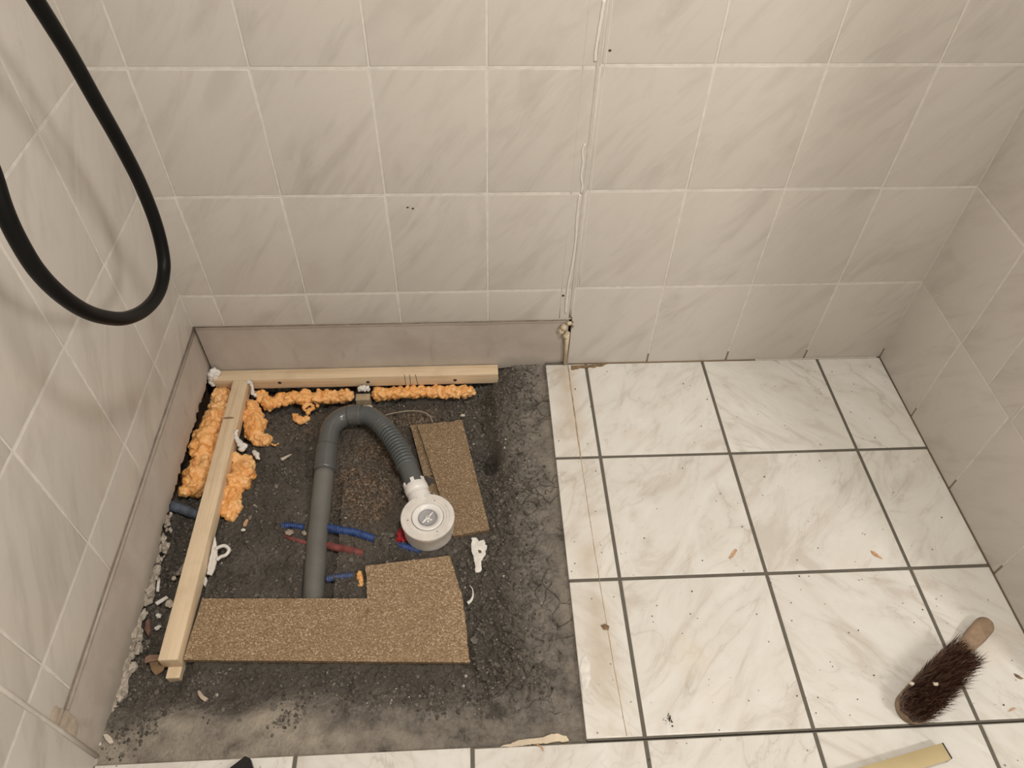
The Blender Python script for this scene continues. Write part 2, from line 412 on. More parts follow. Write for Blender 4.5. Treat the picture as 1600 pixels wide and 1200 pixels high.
M_PLC = plain('plaster_crumb', (0.60, 0.53, 0.43), 0.85, 90, 0.2, 0.4, 200)
M_WHT = plain('white_crumb', (0.72, 0.69, 0.64), 0.8, 90, 0.15, 0.3, 200)
M_CARD = plain('brown_cardboard', (0.20, 0.125, 0.065), 0.8, 60, 0.25, 0.2, 200)
M_WCH = plain('wood_chip', (0.55, 0.33, 0.19), 0.7, 300, 0.4, 0.2, 300)
M_BRW = plain('brush_wood', (0.27, 0.185, 0.12), 0.6, 60, 0.25, 0.2, 200)
M_BRH = plain('brush_bristle', (0.045, 0.02, 0.012), 0.45, 300, 0.5, 0, 200)
M_GOLD = plain('brass_coloured_metal', (0.66, 0.54, 0.31), 0.33, 20, 0.06, 0.02, 60, Metallic=0.45)
M_HOLE = plain('dark_screw_hole', (0.045, 0.038, 0.03), 0.6, 60, 0.2, 0, 60)
M_CEIL = plain('painted_plaster', (0.74, 0.71, 0.66), 0.7, 8, 0.03, 0.1, 60)
M_PENC = plain('pencil_line', (0.03, 0.028, 0.028), 0.7, 60, 0.2, 0, 60)

# ------------------------------------------------------------------ tiled surfaces
def tiled(rects, to3, nrm, mat_i=0, gap=0.004, depth=0.008, rnd=None):
    """rects in 2D (a0,a1,b0,b1) between grout centre lines; each tile a pillowed slab over a grout bed"""
    bm = bmesh.new(); rnd = rnd or random.Random(4)
    for (a0, a1, b0, b1, g) in rects:
        ga0, ga1, gb0, gb1 = g
        a0 += ga0 / 2; a1 -= ga1 / 2; b0 += gb0 / 2; b1 -= gb1 / 2
        if a1 - a0 < 0.004 or b1 - b0 < 0.004: continue
        tx, ty, t0 = rnd.uniform(-1, 1) * 0.0012, rnd.uniform(-1, 1) * 0.0012, rnd.uniform(-1, 1) * 0.00012
        ca, cb = (a0 + a1) / 2, (b0 + b1) / 2
        rings = []
        for ins, dp in ((0.0, -depth), (0.0, -0.0016), (0.0004, -0.0007), (0.0012, -0.0002), (0.0024, 0.0)):
            ring = []
            for (a, b) in ((a0 + ins, b0 + ins), (a1 - ins, b0 + ins), (a1 - ins, b1 - ins), (a0 + ins, b1 - ins)):
                ring.append(bm.verts.new(to3(a, b) + nrm * (dp + t0 + tx * (a - ca) + ty * (b - cb))))
            rings.append(ring)
        for r0, r1 in zip(rings, rings[1:]):
            for k in range(4): bm.faces.new((r0[k], r0[(k + 1) % 4], r1[(k + 1) % 4], r1[k])).material_index = mat_i
        bm.faces.new(rings[-1]).material_index = mat_i
        bm.faces.new(rings[0][::-1]).material_index = mat_i
    return bm
def grid_rects(A, B, g, edge=0.001):
    out = []
    for i in range(len(A) - 1):
        for j in range(len(B) - 1):
            ga = g * 0.68; gb = g * 1.08
            out.append((A[i], A[i + 1], B[j], B[j + 1], (edge if i == 0 else ga, edge if i == len(A) - 2 else ga, edge if j == 0 else gb, edge if j == len(B) - 2 else gb)))
    return out
GW = 0.0044; BED = 0.0007
# back wall: face at y = 0, normal -Y
zs = ZR[1:] + [ZC]
XA = [XL] + [X0 + i * TW for i in range(4)] + [0.9555]
XB = [0.9555] + [X0 + i * TW - 0.005 for i in range(5, 8)] + [XR]
to_b = lambda a, b: Vector((a, 0, b)); nb = Vector((0, -1, 0))
R = grid_rects(XA, [BAND] + zs, GW)
R += grid_rects(XB, [0.0] + [z + (0.0036 if z < 2.4 else 0) for z in zs], GW)
bm = tiled(R, to_b, nb, rnd=random.Random(5))
box(bm, (XL - 0.05, BED, BAND), (0.9555, 0.06, ZC), 1)
box(bm, (0.9555, BED, -0.15), (XR + 0.05, 0.06, ZC), 1)
box(bm, (XL - 0.05, 0.028, -0.15), (0.9555, 0.06, BAND), 2)
wall_back = tag(obj('wall_back', bm, [M_WB, M_WG, M_CAV], base=False), kind='structure')
# left wall: face at x = XL, normal +X
YS = -0.879
YA = [YS] + [-0.206 - i * TW for i in (3, 2, 1, 0)] + [0.0]
YB = [YF] + [YS - 0.145 - TW * k for k in range(7, -1, -1) if YS - 0.145 - TW * k > YF + 0.02] + [YS]
to_l = lambda a, b: Vector((XL, a, b)); nl = Vector((1, 0, 0))
R = grid_rects(YA, [BAND - 0.003] + zs, GW) + grid_rects(YB, [0.0] + zs, GW)
R = [(a0, a1, b0, b1, (0.006 if abs(a0 - YS) < 1e-6 else g[0], 0.006 if abs(a1 - YS) < 1e-6 else g[1], g[2], g[3])) for a0, a1, b0, b1, g in R]
bm = tiled(R, to_l, nl, rnd=random.Random(6))
box(bm, (XL - 0.06, YS, BAND - 0.003), (XL - BED, 0.06, ZC), 1)
box(bm, (XL - 0.06, YF - 0.05, -0.15), (XL - BED, YS, ZC), 1)
box(bm, (XL - 0.06, YS, -0.15), (XL - 0.028, 0.06, BAND - 0.003), 2)
for f in bm.faces: f.normal_update()
wall_left = tag(obj('wall_left', bm, [M_WL, M_WG, M_CAV], base=False), kind='structure')
# right wall: face at x = XR, normal -X
to_r = lambda a, b: Vector((XR, -a, b)); nr = Vector((-1, 0, 0))
ya = [0.0, 0.198, 0.405, 0.611] + [0.611 + TW * k for k in range(1, 2) if 0.611 + TW * k < -YE - 0.03] + [-YE]
yb = [0.0, 0.200, 0.320, 0.414] + [0.414 + TW * k for k in range(1, 4) if 0.414 + TW * k < -YE - 0.03] + [-YE]
zr = [z + 0.0036 if z < 2.4 else z for z in zs]
bm = tiled(grid_rects(ya, [0.0, zr[0]], GW) + grid_rects(yb, zr, GW), to_r, nr, rnd=random.Random(7))
box(bm, (XR + BED, YE, -0.15), (XR + 0.06, 0.06, ZC), 1)
wall_right = tag(obj('wall_right', bm, [M_WR, M_WG], base=False), kind='structure')
for wl in (wall_back, wall_left, wall_right):
    bm = bmesh.new(); bm.from_mesh(wl.data); bmesh.ops.recalc_face_normals(bm, faces=bm.faces); bm.to_mesh(wl.data); bm.free()
    auto_smooth(wl, 50)
# the wall behind the camera and the ceiling
bm = bmesh.new(); box(bm, (XL - 0.06, YF - 0.06, -0.15), (XF + 0.06, YF, ZC)); tag(obj('wall_front', bm, M_CEIL, base=False), kind='structure')
bm = bmesh.new(); box(bm, (XF, YF, -0.15), (XF + 0.06, YE, ZC)); tag(obj('wall_far', bm, M_CEIL, base=False), kind='structure')
bm = bmesh.new(); box(bm, (XR + 0.06, YE, -0.15), (XF + 0.06, YE + 0.06, ZC)); tag(obj('wall_side', bm, M_CEIL, base=False), kind='structure')
bm = bmesh.new(); box(bm, (XL - 0.06, YF - 0.06, ZC), (XF + 0.06, 0.06, ZC + 0.05)); tag(obj('ceiling', bm, M_CEIL, base=False), kind='structure')
# tiled floor, normal +Z
FX = [XL, 0.402, 0.702, 1.002, 1.302, 1.602, XR]; FY = [-0.2917, -0.592, -0.892]
GF = 0.0068
to_f = lambda a, b: Vector((a, b, 0)); nf = Vector((0, 0, 1))
R = []
rows = [(0.0, -0.2917), (-0.2917, -0.592), (-0.592, -0.892)]
for (y1, y0) in rows:
    for x0, x1 in ((PX1, 1.002), (1.002, 1.302), (1.302, 1.602), (1.602, XR)):
        R.append((x0, x1, y0, y1, (0 if x0 == PX1 else GF, 0.003 if x1 == XR else GF, GF, 0.004 if y1 == 0 else GF)))
yy = -0.892
while yy > YF:
    y0 = max(yy - 0.3, YF)
    for x0, x1 in zip(FX, FX[1:]):
        R.append((x0, x1, y0, yy, (0.003 if x0 == XL else GF, 0.003 if x1 == XR else GF, GF, 0.003 if (yy == -0.892 and x1 < 1.0) else GF)))
    if y0 < YE - 0.1:
        R += [(x0, min(x0 + 0.3, XF), max(y0, YF), yy, (GF, GF, GF, GF)) for x0 in [1.902 + 0.3 * k for k in range(5)] if x0 < XF]
        R.append((XR, 1.902, max(y0, YF), yy, (0.0, GF, GF, GF)))
    yy -= 0.3
bm = tiled(R, to_f, nf, depth=0.009, rnd=random.Random(11))
box(bm, (PX1 + 0.001, -0.892, -0.15), (XR + 0.05, 0.05, -0.0012), 1)
box(bm, (XL - 0.05, YF - 0.05, -0.15), (XR + 0.05, -0.894, -0.0012), 1)
box(bm, (XR + 0.05, YF - 0.05, -0.15), (XF + 0.05, YE + 0.03, -0.0012), 1)
bmesh.ops.recalc_face_normals(bm, faces=bm.faces)
floor = auto_smooth(tag(obj('floor', bm, [M_FT, M_FG], base=False), kind='structure'), 50)

# ------------------------------------------------------------------ plaster bands below the wall tiles
def band(name, a0, a1, ztop, low, to3, nrm, thick=0.03, step=0.006, parent=None, rec=0.0055):
    """upright plaster sheet with a broken lower edge"""
    bm = bmesh.new(); n = int((a1 - a0) / step); cols = []
    for i in range(n + 1):
        a = a0 + (a1 - a0) * i / n; zb = low(a); col = []
        for k in range(9):
            z = zb + (ztop - zb) * k / 8; p = to3(a, z)
            d = -rec + 0.0016 * noise.noise(p * 9) + 0.0008 * noise.noise(p * 45)
            if k == 0: d -= 0.004
            col.append(bm.verts.new(p + nrm * d))
        col.insert(0, bm.verts.new(to3(a, zb) + nrm * (-thick)))
        cols.append(col)
    for c0, c1 in zip(cols, cols[1:]):
        for k in range(len(c0) - 1): bm.faces.new((c0[k], c1[k], c1[k + 1], c0[k + 1]))
    bmesh.ops.recalc_face_normals(bm, faces=bm.faces)
    for f in bm.faces: f.normal_update()
    o = obj(name, bm, M_PL, parent, base=False); auto_smooth(o, 60); return o
def low_back(x):
    return (-0.02 if x < 0.79 else -0.02 + 0.010 * min(1, (x - 0.79) / 0.06)) + 0.003 * noise.noise(Vector((x * 40, 3, 0)))
M_MORT = plain('pale_mortar', (0.44, 0.385, 0.32), 0.9, 70, 0.3, 0.5, 160)
def low_left(y):
    b = -0.004 if y > -0.36 else (-0.006 if y > -0.48 else -0.016)
    if y < -0.75: b = -0.02
    return b + 0.014 * noise.noise(Vector((y * 22, 1, 0))) + 0.011 * noise.noise(Vector((y * 70, 5, 0))) + 0.006 * noise.noise(Vector((y * 200, 5, 0)))
band('plaster_band', XL - 0.01, 0.949, BAND - 0.002, low_back, lambda a, z: Vector((a, 0, z)), nb, parent=wall_back)
band('plaster_band', YS - 0.003, 0.01, BAND - 0.005, low_left, lambda a, z: Vector((XL, a, z)), nl, parent=wall_left, rec=0.0022)

# broken mortar clinging to the foot of the left wall
r_ = random.Random(31); bm = bmesh.new()
for k in range(150):
    y = -0.40 - 0.44 * r_.random() ** 0.9
    r = 0.003 + 0.008 * r_.random() ** 2
    blob(bm, (XL + r_.uniform(-0.016, 0.002), y, low_left(y) - 0.001 - 0.022 * r_.random()), r, 2, (0.7, r_.uniform(0.8, 1.8), r_.uniform(0.6, 1.2)), rotm('Z', r_.uniform(-0.4, 0.4)), 0.6, 1.8, k)
for v in bm.verts: v.co += noise.noise_vector(v.co * 180) * 0.0015
tag(obj('broken_mortar', bm, M_MORT, wall_left, base=False), kind='stuff')
r_ = random.Random(33); bm = bmesh.new()
for k in range(14):
    blob(bm, px(96 + r_.gauss(0, 6) + k * 1.6, 1118 + k * 2.2 + r_.gauss(0, 4), XL + 0.0003), 0.007 + 0.007 * r_.random(), 2, (0.07, 1, 1.2), None, 0.6, 1.6, k)
obj('sealant_smear', bm, M_YSIL2 if False else plain('tan_sealant', (0.46, 0.385, 0.31), 0.6, 60, 0.2, 0.3), wall_left, base=False)

# ------------------------------------------------------------------ the pit left by the shower tray
def ss(a, b, x):
    t = max(0.0, min(1.0, (x - a) / (b - a))) if a != b else 0
    return t * t * (3 - 2 * t)
def g2(x, y, cx, cy, sx, sy): return math.exp(-((x - cx) / sx) ** 2 - ((y - cy) / sy) ** 2)
def masks(x, y):
    wob = 0.02 * noise.noise(Vector((x * 9, y * 9, 0.3))) + 0.008 * noise.noise(Vector((x * 35, y * 35, 1.3)))
    inside = ss(0.80 + wob, 0.735 + wob, x) * ss(-0.825 + wob * 0.6, -0.765 + wob * 0.6, y)
    right = ss(0.76, 0.84, x + wob) 
    front = ss(-0.80, -0.855, y + wob * 0.8)
    return inside, right, front
def H(x, y, detail=True):
    ins, right, front = masks(x, y)
    z = -0.010 + ins * -0.026
    z -= 0.012 * ins * ss(0.62, 0.5, x) * ss(-0.60, -0.50, y)                         # middle, around the pipe
    z -= 0.014 * ss(0.19, 0.14, x) * ss(-0.75, -0.70, y) * ins                         # along the left wall
    z -= 0.020 * ss(-0.11, -0.06, y) * ss(0.83, 0.785, x)
    z -= 0.016 * g2(x, y, 0.148, -0.735, 0.035, 0.030)
    z = min(z, z * 0.3 - 0.7 * 0.075) if x < 0.46 and abs(x - PIPEX(y)) < 0.034 and y < -0.30 and y > -0.66 else z
    z -= 0.030 * g2(x, y, 0.755, -0.262, 0.020, 0.032) * 2.0 + 0.013 * ss(0.772 + 0.012 * noise.noise(Vector((x * 30, y * 30, 2))), 0.756 + 0.012 * noise.noise(Vector((x * 30, y * 30, 2))), x) * ss(-0.31, -0.28, y) # the dark hole
    z -= 0.014 * g2(x, y, 0.735, -0.15, 0.02, 0.09)
    z += 0.008 * g2(x, y, 0.80, -0.02, 0.05, 0.03) 
    if detail:
        rough = 0.25 + 0.75 * max(ins, 0.55 * (1 - ss(0.84, 0.88, x)) if y > -0.8 else 0)
        P = Vector((x, y, 0))
        z += rough * (0.0055 * noise.noise(P * 22) + 0.0045 * noise.noise(P * 60 + Vector((3, 1, 0))) + 0.0034 * noise.noise(P * 140) + 0.0024 * noise.noise(P * 300))
        # cracks in the crust on the right
        q = P * 17 + noise.noise_vector(P * 11) * 0.9 + noise.noise_vector(P * 45) * 0.25
        d = noise.voronoi(q, distance_metric='DISTANCE', exponent=2.5)[0]; e = d[1] - d[0]
        z -= 0.0055 * max(0, 1 - e / 0.11) * ss(0.58, 0.70, x) * ss(0.885, 0.85, x)* ss(-0.87, -0.80, y)
        lump = noise.noise(P * 75 + Vector((9, 2, 5)))
        if lump > 0.18: z += (lump - 0.18) * 0.014 * rough
    if BOARDS(x, y): z = min(z, -0.0345)
    return z
BOARD_POLY = []
def PIPEX(y): return 0.384 + (-0.38 - y) * 0.04
def inpoly(x, y, poly):
    c = False; n = len(poly)
    for i in range(n):
        x0, y0 = poly[i]; x1, y1 = poly[(i + 1) % n]
        if (y0 > y) != (y1 > y) and x < (x1 - x0) * (y - y0) / (y1 - y0) + x0: c = not c
    return c
def BOARDS(x, y): return any(inpoly(x, y, p) for p in BOARD_POLY)
ZB = -0.021
L_board = [pz(*q, ZB) for q in ((286, 1031), (734, 1035), (724, 940), (704, 868), (571, 884), (574, 935), (316, 935))]
B_board = [pz(*q, -0.024) for q in ((652, 664), (722, 656), (765, 827), (708, 838))]
for pl in (L_board, B_board):
    c_ = sum(pl, Vector()) / len(pl)
    BOARD_POLY.append([((v.x - c_.x) * 1.04 + c_.x, (v.y - c_.y) * 1.10 + c_.y) for v in pl])

bm = bmesh.new(); cl = bm.loops.layers.color.new('ground')
xa, xb, y_a, y_b = XL - 0.03, PX1 + 0.003, -0.897, 0.03
NX, NY = 600, 650; V = []
for j in range(NY + 1):
    row = []
    for i in range(NX + 1):
        x = xa + (xb - xa) * i / NX; y = y_a + (y_b - y_a) * j / NY
        z = H(x, y)
        z = min(z, -0.0065)
        row.append(bm.verts.new((x, y, z)))
    V.append(row)
def gcol(x, y):
    ins, right, front = masks(x, y)
    n = noise.noise(Vector((x * 7, y * 7, 4)))
    r = max(ss(0.72, 0.84, x + 0.03 * n), ss(-0.74, -0.82, y + 0.04 * n))
    b = ss(-0.785 - 0.035 * ss(0.36, 0.5, x), -0.84 - 0.03 * ss(0.36, 0.5, x), y + 0.035 * n) * (0.65 + 0.35 * ss(0.75, 0.4, x)) + 0.5 * g2(x, y, 0.845, -0.22, 0.02, 0.10)
    b = max(b, 0.9 * ss(-0.862, -0.884, y + 0.01 * n), 0.55 * ss(0.868, 0.885, x + 0.008 * n))
    g = max(1.2 * g2(x, y, 0.47, -0.30, 0.085, 0.15), 0.9 * g2(x, y, 0.54, -0.12, 0.12, 0.045), 0.7 * g2(x, y, 0.30, -0.14, 0.07, 0.05))
    return (min(1, r), min(1, g * 1.3), min(1, b), 1)
for j in range(NY):
    for i in range(NX):
        f = bm.faces.new((V[j][i], V[j][i + 1], V[j + 1][i + 1], V[j + 1][i])); f.smooth = True
        for lp in f.loops: lp[cl] = gcol(lp.vert.co.x, lp.vert.co.y)
ground = tag(obj('pit_ground', bm, M_SOIL, base=False), kind='structure')

# loose gravel and crumbs in the pit (uncountable)
rg = random.Random(21)
def dens(x, y):
    ins, right, front = masks(x, y); n = noise.noise(Vector((x * 12, y * 12, 8)))
    d = 0.22 * ins + 0.9 * ss(0.05, 0.35, n) * (1 if y > -0.845 and x < 0.84 else 0.03)
    d += 0.8 * ss(0.66, 0.70, x) * ss(0.86, 0.80, x + 0.06 * n) * ss(-0.80, -0.76, y) + 0.9 * ss(0.16, 0.10, x) * (0.18 + 0.82 * ss(-0.80, -0.74, y)) + 0.7 * g2(x, y, 0.79, -0.04, 0.06, 0.05) + 0.6 * g2(x, y, 0.70, -0.50, 0.05, 0.05)
    return d
import numpy as np
_b = bmesh.new(); bmesh.ops.create_icosphere(_b, subdivisions=1, radius=1)
IV = np.array([v.co[:] for v in _b.verts]); IF = np.array([[v.index for v in f.verts] for f in _b.faces]); _b.free()
nr = np.random.RandomState(7)
SH = [IV * (1 + 0.38 * nr.uniform(-1, 1, (len(IV), 1))) for _ in range(24)]
VV = []; FF = []; cnt = 0
def stone(x, y, z, r, sc3):
    a, b_ = rg.uniform(0, 6.283), rg.uniform(-0.5, 0.5)
    Rm = np.array(rotm('Z', a) @ rotm('X', b_))
    VV.append((SH[rg.randrange(24)] * np.array(sc3) * r) @ Rm.T + np.array((x, y, z))); FF.append(IF + len(IV) * (len(VV) - 1))
while cnt < 24000:
    x = rg.uniform(XL - 0.005, 0.885); y = rg.uniform(-0.885, -0.004)
    if rg.random() > dens(x, y) or BOARDS(x, y) or math.hypot(x - 0.755, (y + 0.262) * 0.7) < 0.022: continue
    r = 0.0006 + 0.0030 * rg.random() ** 3.2
    if rg.random() < 0.010: r *= 2.0
    stone(x, y, H(x, y) + r * 0.30, r, (rg.uniform(0.8, 1.3), rg.uniform(0.7, 1.1), rg.uniform(0.55, 0.9)))
    cnt += 1
for (cx, cy, sx_, sy_, k_, r0, r1) in ((0.70, -0.49, 0.045, 0.045, 60, 0.003, 0.0085), (0.735, -0.10, 0.045, 0.06, 90, 0.002, 0.006), (0.80, -0.03, 0.05, 0.02, 70, 0.002, 0.006), (0.105, -0.55, 0.02, 0.15, 110, 0.002, 0.008), (0.26, -0.42, 0.05, 0.10, 60, 0.002, 0.006), (0.42, -0.79, 0.15, 0.02, 120, 0.0015, 0.005), (0.09, -0.83, 0.012, 0.04, 60, 0.0008, 0.003), (0.44, -0.47, 0.07, 0.05, 50, 0.002, 0.006)):
    for k in range(k_):
        x, y = rg.gauss(cx, sx_), rg.gauss(cy, sy_)
        if not (XL < x < 0.88 and -0.885 < y < -0.01) or BOARDS(x, y): continue
        r = r0 + (r1 - r0) * rg.random() ** 2; stone(x, y, H(x, y) + r * 0.15, r, (rg.uniform(0.9, 1.3), rg.uniform(0.8, 1.1), rg.uniform(0.6, 0.85)))
gm = bpy.data.meshes.new('gravel'); gm.from_pydata(np.concatenate(VV).tolist(), [], np.concatenate(FF).tolist()); gm.materials.append(M_ST)
go = bpy.data.objects.new('gravel', gm); COL.objects.link(go)
tag(go, 'loose dark gravel and crumbs scattered over the bare pit floor', 'gravel', kind='stuff')

# ------------------------------------------------------------------ battens
def batten(lo, hi, mat, wane=0):
    bm = bmesh.new(); box(bm, lo, hi); bevel_all(bm, 0.0012, 2); return bm
BH = 0.034
back = empty('wooden_batten', (0.43, -0.014, -BH))
tag(back, 'long pale pine batten with three black pencil strokes, against the back wall', 'batten')
bb = auto_smooth(obj('beam', batten((0.079, -0.0295, -BH), (0.779, 0.0035, 0.0), M_PX), M_PX, back), 30)
for u, v in ((437, 598), (575, 597), (711, 594)):
    p = py(u, v, -0.0295); bm = bmesh.new(); lathe(bm, [(0, 0.0006), (0.0030, 0.0006), (0.0046, 0.0003), (0.0046, -0.001), (0, -0.001)], p, Vector((0, -1, 0)), 20)
    obj('screw_hole', bm, M_HOLE, back)  # dark non-metal disc, painted for the shade in a screw hole
for u0, v0, u1, v1 in ((632, 585, 634, 603), (640, 585, 642, 603), (649, 585, 653, 601)):
    a, b = py(u0, v0, -0.0297), py(u1, v1, -0.0297); bm = bmesh.new(); tube(bm, [a, (a + b) / 2, b], 0.0006, 6); obj('pencil_mark', bm, M_PENC, back)
left = empty('wooden_batten', (0.146, -0.373, -BH))
tag(left, 'long pale pine batten with a knot, running forward beside the left wall', 'batten')
auto_smooth(obj('beam', batten((0.1275, -0.7195, -BH), (0.1635, -0.0300, 0.0), M_PY), M_PY, left), 30)
k0 = pz(357, 653, 0.0002); bm = bmesh.new(); blob(bm, k0, 0.007, 2, (1.9, 0.45, 0.06), None, 0.25, 3, 2)
obj('knot', bm, plain('knot_wood', (0.27, 0.165, 0.08), 0.6, 90, 0.3, 0.1, 200), left)
# stake under the near end, peg under the back batten
bm = bmesh.new()
vs, fs = box(bm, (0.135, -0.7400, -0.075), (0.161, -0.690, -BH - 0.0005))
for v in bm.verts:
    if v.co.z < -0.07: v.co.x += 0.004 * (1 if v.co.x < 0.14 else -1)
bevel_all(bm, 0.001, 1)
tag(obj('wooden_stake', bm, M_PY), 'short splintered pale wood stub under the near end of the left batten', 'stake')
bm = bmesh.new(); a = pz(557, 633, -0.055); b = pz(579, 633, -0.055)
box(bm, (a.x, a.y - 0.001, -0.075), (b.x, a.y + 0.02, -BH - 0.0005)); bevel_all(bm, 0.001, 1)
tag(obj('wooden_peg', bm, plain('stained_wood', (0.40, 0.31, 0.20), 0.6, 60, 0.25)), 'small square wooden peg under the back batten, between the foam beads', 'peg')

# ------------------------------------------------------------------ expanding foam
def foam_obj(name, balls, label, voxel=0.0022, amp=1.0, seed=1, cat='foam', mat=None, parent=None):
    bm = bmesh.new()
    for c, r in balls: blob(bm, c, r, 2)
    tmp = bpy.data.meshes.new('tmp'); bm.to_mesh(tmp); bm.free()
    to = bpy.data.objects.new('tmp', tmp); COL.objects.link(to)
    md = to.modifiers.new('r', 'REMESH'); md.mode = 'VOXEL'; md.voxel_size = voxel
    sm = to.modifiers.new('s', 'SMOOTH'); sm.iterations = 2
    dg = bpy.context.evaluated_depsgraph_get(); me = bpy.data.meshes.new_from_object(to.evaluated_get(dg))
    bpy.data.objects.remove(to); bpy.data.meshes.remove(tmp)
    bm = bmesh.new(); bm.from_mesh(me); bpy.data.meshes.remove(me); bm.normal_update()
    S = Vector((seed * 1.7, seed, 0))
    off = []
    for v in bm.verts:
        p = v.co
        q = p + noise.noise_vector(p * 60 + S) * 0.006
        d = 0.0085 * min(0.5, abs(noise.noise(q * 62 + S))) + 0.0050 * min(0.5, abs(noise.noise(q * 140 + S))) + 0.002 * noise.noise(p * 30 + S) - 0.0022
        off.append(v.normal * d * amp)
    for v, o_ in zip(bm.verts, off): v.co += o_
    o = obj(name, bm, mat or M_FOAM, parent, smooth=True)
    if label: tag(o, label, cat)
    return o
def bead(path, seed, jit=0.25, step=0.012):
    r_ = random.Random(seed); out = []
    for (u0, v0, z0, r0), (u1, v1, z1, r1) in zip(path, path[1:]):
        a, b = pz(u0, v0, z0), pz(u1, v1, z1); n = max(2, int((b - a).length / step))
        for k in range(n):
            t = (k + r_.uniform(0, 0.6)) / n; p = a.lerp(b, t); r = r0 + (r1 - r0) * t
            out.append((p, r * r_.uniform(0.80, 1.0)))
            for m in range(7):
                d = Vector((r_.gauss(0, 1), r_.gauss(0, 1), abs(r_.gauss(0, 0.7)))); d.normalize()
                out.append((p + d * r * r_.uniform(0.6, 0.95), r * r_.uniform(0.22, 0.48)))
    return out
fz = -0.045
foam_obj('foam_bead', bead([(350, 618, -0.040, 0.022), (342, 642, -0.038, 0.025), (333, 668, -0.036, 0.029), (322, 695, -0.036, 0.031), (319, 722, -0.038, 0.029), (310, 748, -0.040, 0.032), (303, 768, -0.040, 0.026)], 3), 'thick orange foam bead squeezed between the left batten and the left wall', seed=1)
foam_obj('foam_lump', bead([(392, 632, fz, 0.016), (396, 648, fz, 0.022), (398, 668, fz, 0.027), (398, 684, fz, 0.019), (414, 690, fz - .003, 0.014), (421, 684, fz - .005, 0.009)], 5) , 'orange foam lump right of the left batten, next to its knot', seed=2)
foam_obj('foam_lump', bead([(378, 722, fz, 0.024), (380, 742, fz, 0.030), (372, 757, fz, 0.026), (362, 772, fz, 0.020), (362, 788, fz, 0.022), (358, 802, fz, 0.018), (374, 790, fz - .005, 0.014)], 6), 'large two-part orange foam lump right of the left batten, nearest the camera', seed=3)
foam_obj('foam_bead', bead([(407, 618, -0.046, 0.016), (418, 633, -0.050, 0.018), (432, 626, -0.048, 0.017), (455, 622, -0.046, 0.017), (480, 623, -0.046, 0.019), (505, 621, -0.046, 0.016), (530, 620, -0.046, 0.018), (549, 618, -0.046, 0.016)], 7, step=0.010), 'knobbly orange foam bead under the left half of the back batten', seed=4)
foam_obj('foam_bead', bead([(590, 616, -0.046, 0.017), (612, 615, -0.046, 0.015), (640, 614, -0.046, 0.015), (670, 612, -0.044, 0.015), (700, 613, -0.042, 0.016), (722, 613, -0.040, 0.017), (741, 611, -0.038, 0.013)], 8, step=0.010), 'knobbly orange foam bead under the right half of the back batten', seed=5)
def ring_balls(u, v, z, R0, r, n=12):
    c = pz(u, v, z); return [(c + Vector((math.cos(k * 6.283 / n) * R0, math.sin(k * 6.283 / n) * R0, 0)), r) for k in range(n)]
foam_obj('foam_drip', bead([(461, 650, -0.046, 0.009), (468, 658, -0.046, 0.011), (480, 655, -0.046, 0.008), (482, 640, -0.044, 0.004), (478, 633, -0.044, 0.004)], 9) + ring_balls(482, 637, -0.044, 0.011, 0.004) + bead([(490, 640, -.044, .004), (498, 632, -.044, .005)], 4), 'small looped orange foam drip in front of the back foam, left of the pipe bend', voxel=0.0015, amp=0.6, seed=6)
foam_obj('foam_scrap', bead([(562, 895, -0.038, 0.006), (563, 905, -0.038, 0.0075), (564, 917, -0.038, 0.005)], 10) + bead([(557, 912, -0.04, 0.004), (561, 914, -0.04, 0.004)], 11), 'small ochre foam scrap stuck to the notch of the L-shaped chipboard', voxel=0.0015, amp=0.5, seed=7)
foam_obj('foam_sliver', bead([(423, 693, -0.048, 0.002), (429, 696, -0.048, 0.0035), (436, 693, -0.048, 0.003)], 12), 'thin orange foam sliver lying on the soil beside the knot-side lump', voxel=0.0012, amp=0.2, seed=8)

# ------------------------------------------------------------------ white sealant scraps
def crumple(name, path, label, cat='sealant', seed=1, mat=None, fold=0.0022):
    balls = []
    r_ = random.Random(seed)
    fine = []
    for (p, r), (p2, r2) in zip(path, path[1:]):
        n = max(1, int((p2 - p).length / 0.003))
        fine += [(p.lerp(p2, k / n), (r + (r2 - r) * k / n) * 0.92) for k in range(n)]
    fine.append(path[-1])
    for (p, r) in fine:
        balls.append((p, r))
        for m in range(2):
            d = Vector((r_.gauss(0, 1), r_.gauss(0, 1), r_.gauss(0, 1))); d.normalize(); balls.append((p + d * r * 0.55, r * 0.55))
    return foam_obj(name, balls, label, voxel=0.0013, amp=0.75, seed=seed, cat=cat, mat=mat or M_SEAL)
crumple('sealant_blob', [(py(333, 580, -0.012), 0.0085), (py(330, 586, -0.018), 0.009), (py(329, 593, -0.022), 0.007), (py(333, 601, -0.026), 0.0055), (py(340, 582, -0.012), 0.006)], 'white crumpled sealant blob at the far left end of the back batten', seed=3)
crumple('sealant_blob', [(pz(388, 597, 0.0), 0.004), (pz(393, 600, 0.0), 0.004), (pz(394, 607, -0.008), 0.004), (pz(395, 614, -0.012), 0.005), (pz(399, 618, -0.014), 0.005)], 'white crumpled sealant strand where the two battens meet', seed=4)
crumple('sealant_blob', [(pz(370, 674, 0.001), 0.004), (pz(368, 681, -0.001), 0.004), (pz(371, 688, -0.006), 0.006), (pz(376, 693, -0.012), 0.007), (pz(382, 698, -0.016), 0.006), (pz(378, 702, -0.018), 0.006)], 'white crumpled sealant folded over the left batten near its knot', seed=5)
crumple('sealant_blob', [(pz(396, 706, -0.03), 0.004), (pz(400, 711, -0.03), 0.0055), (pz(404, 716, -0.032), 0.003)], 'small white fluffy sealant scrap between the two foam lumps', seed=6)
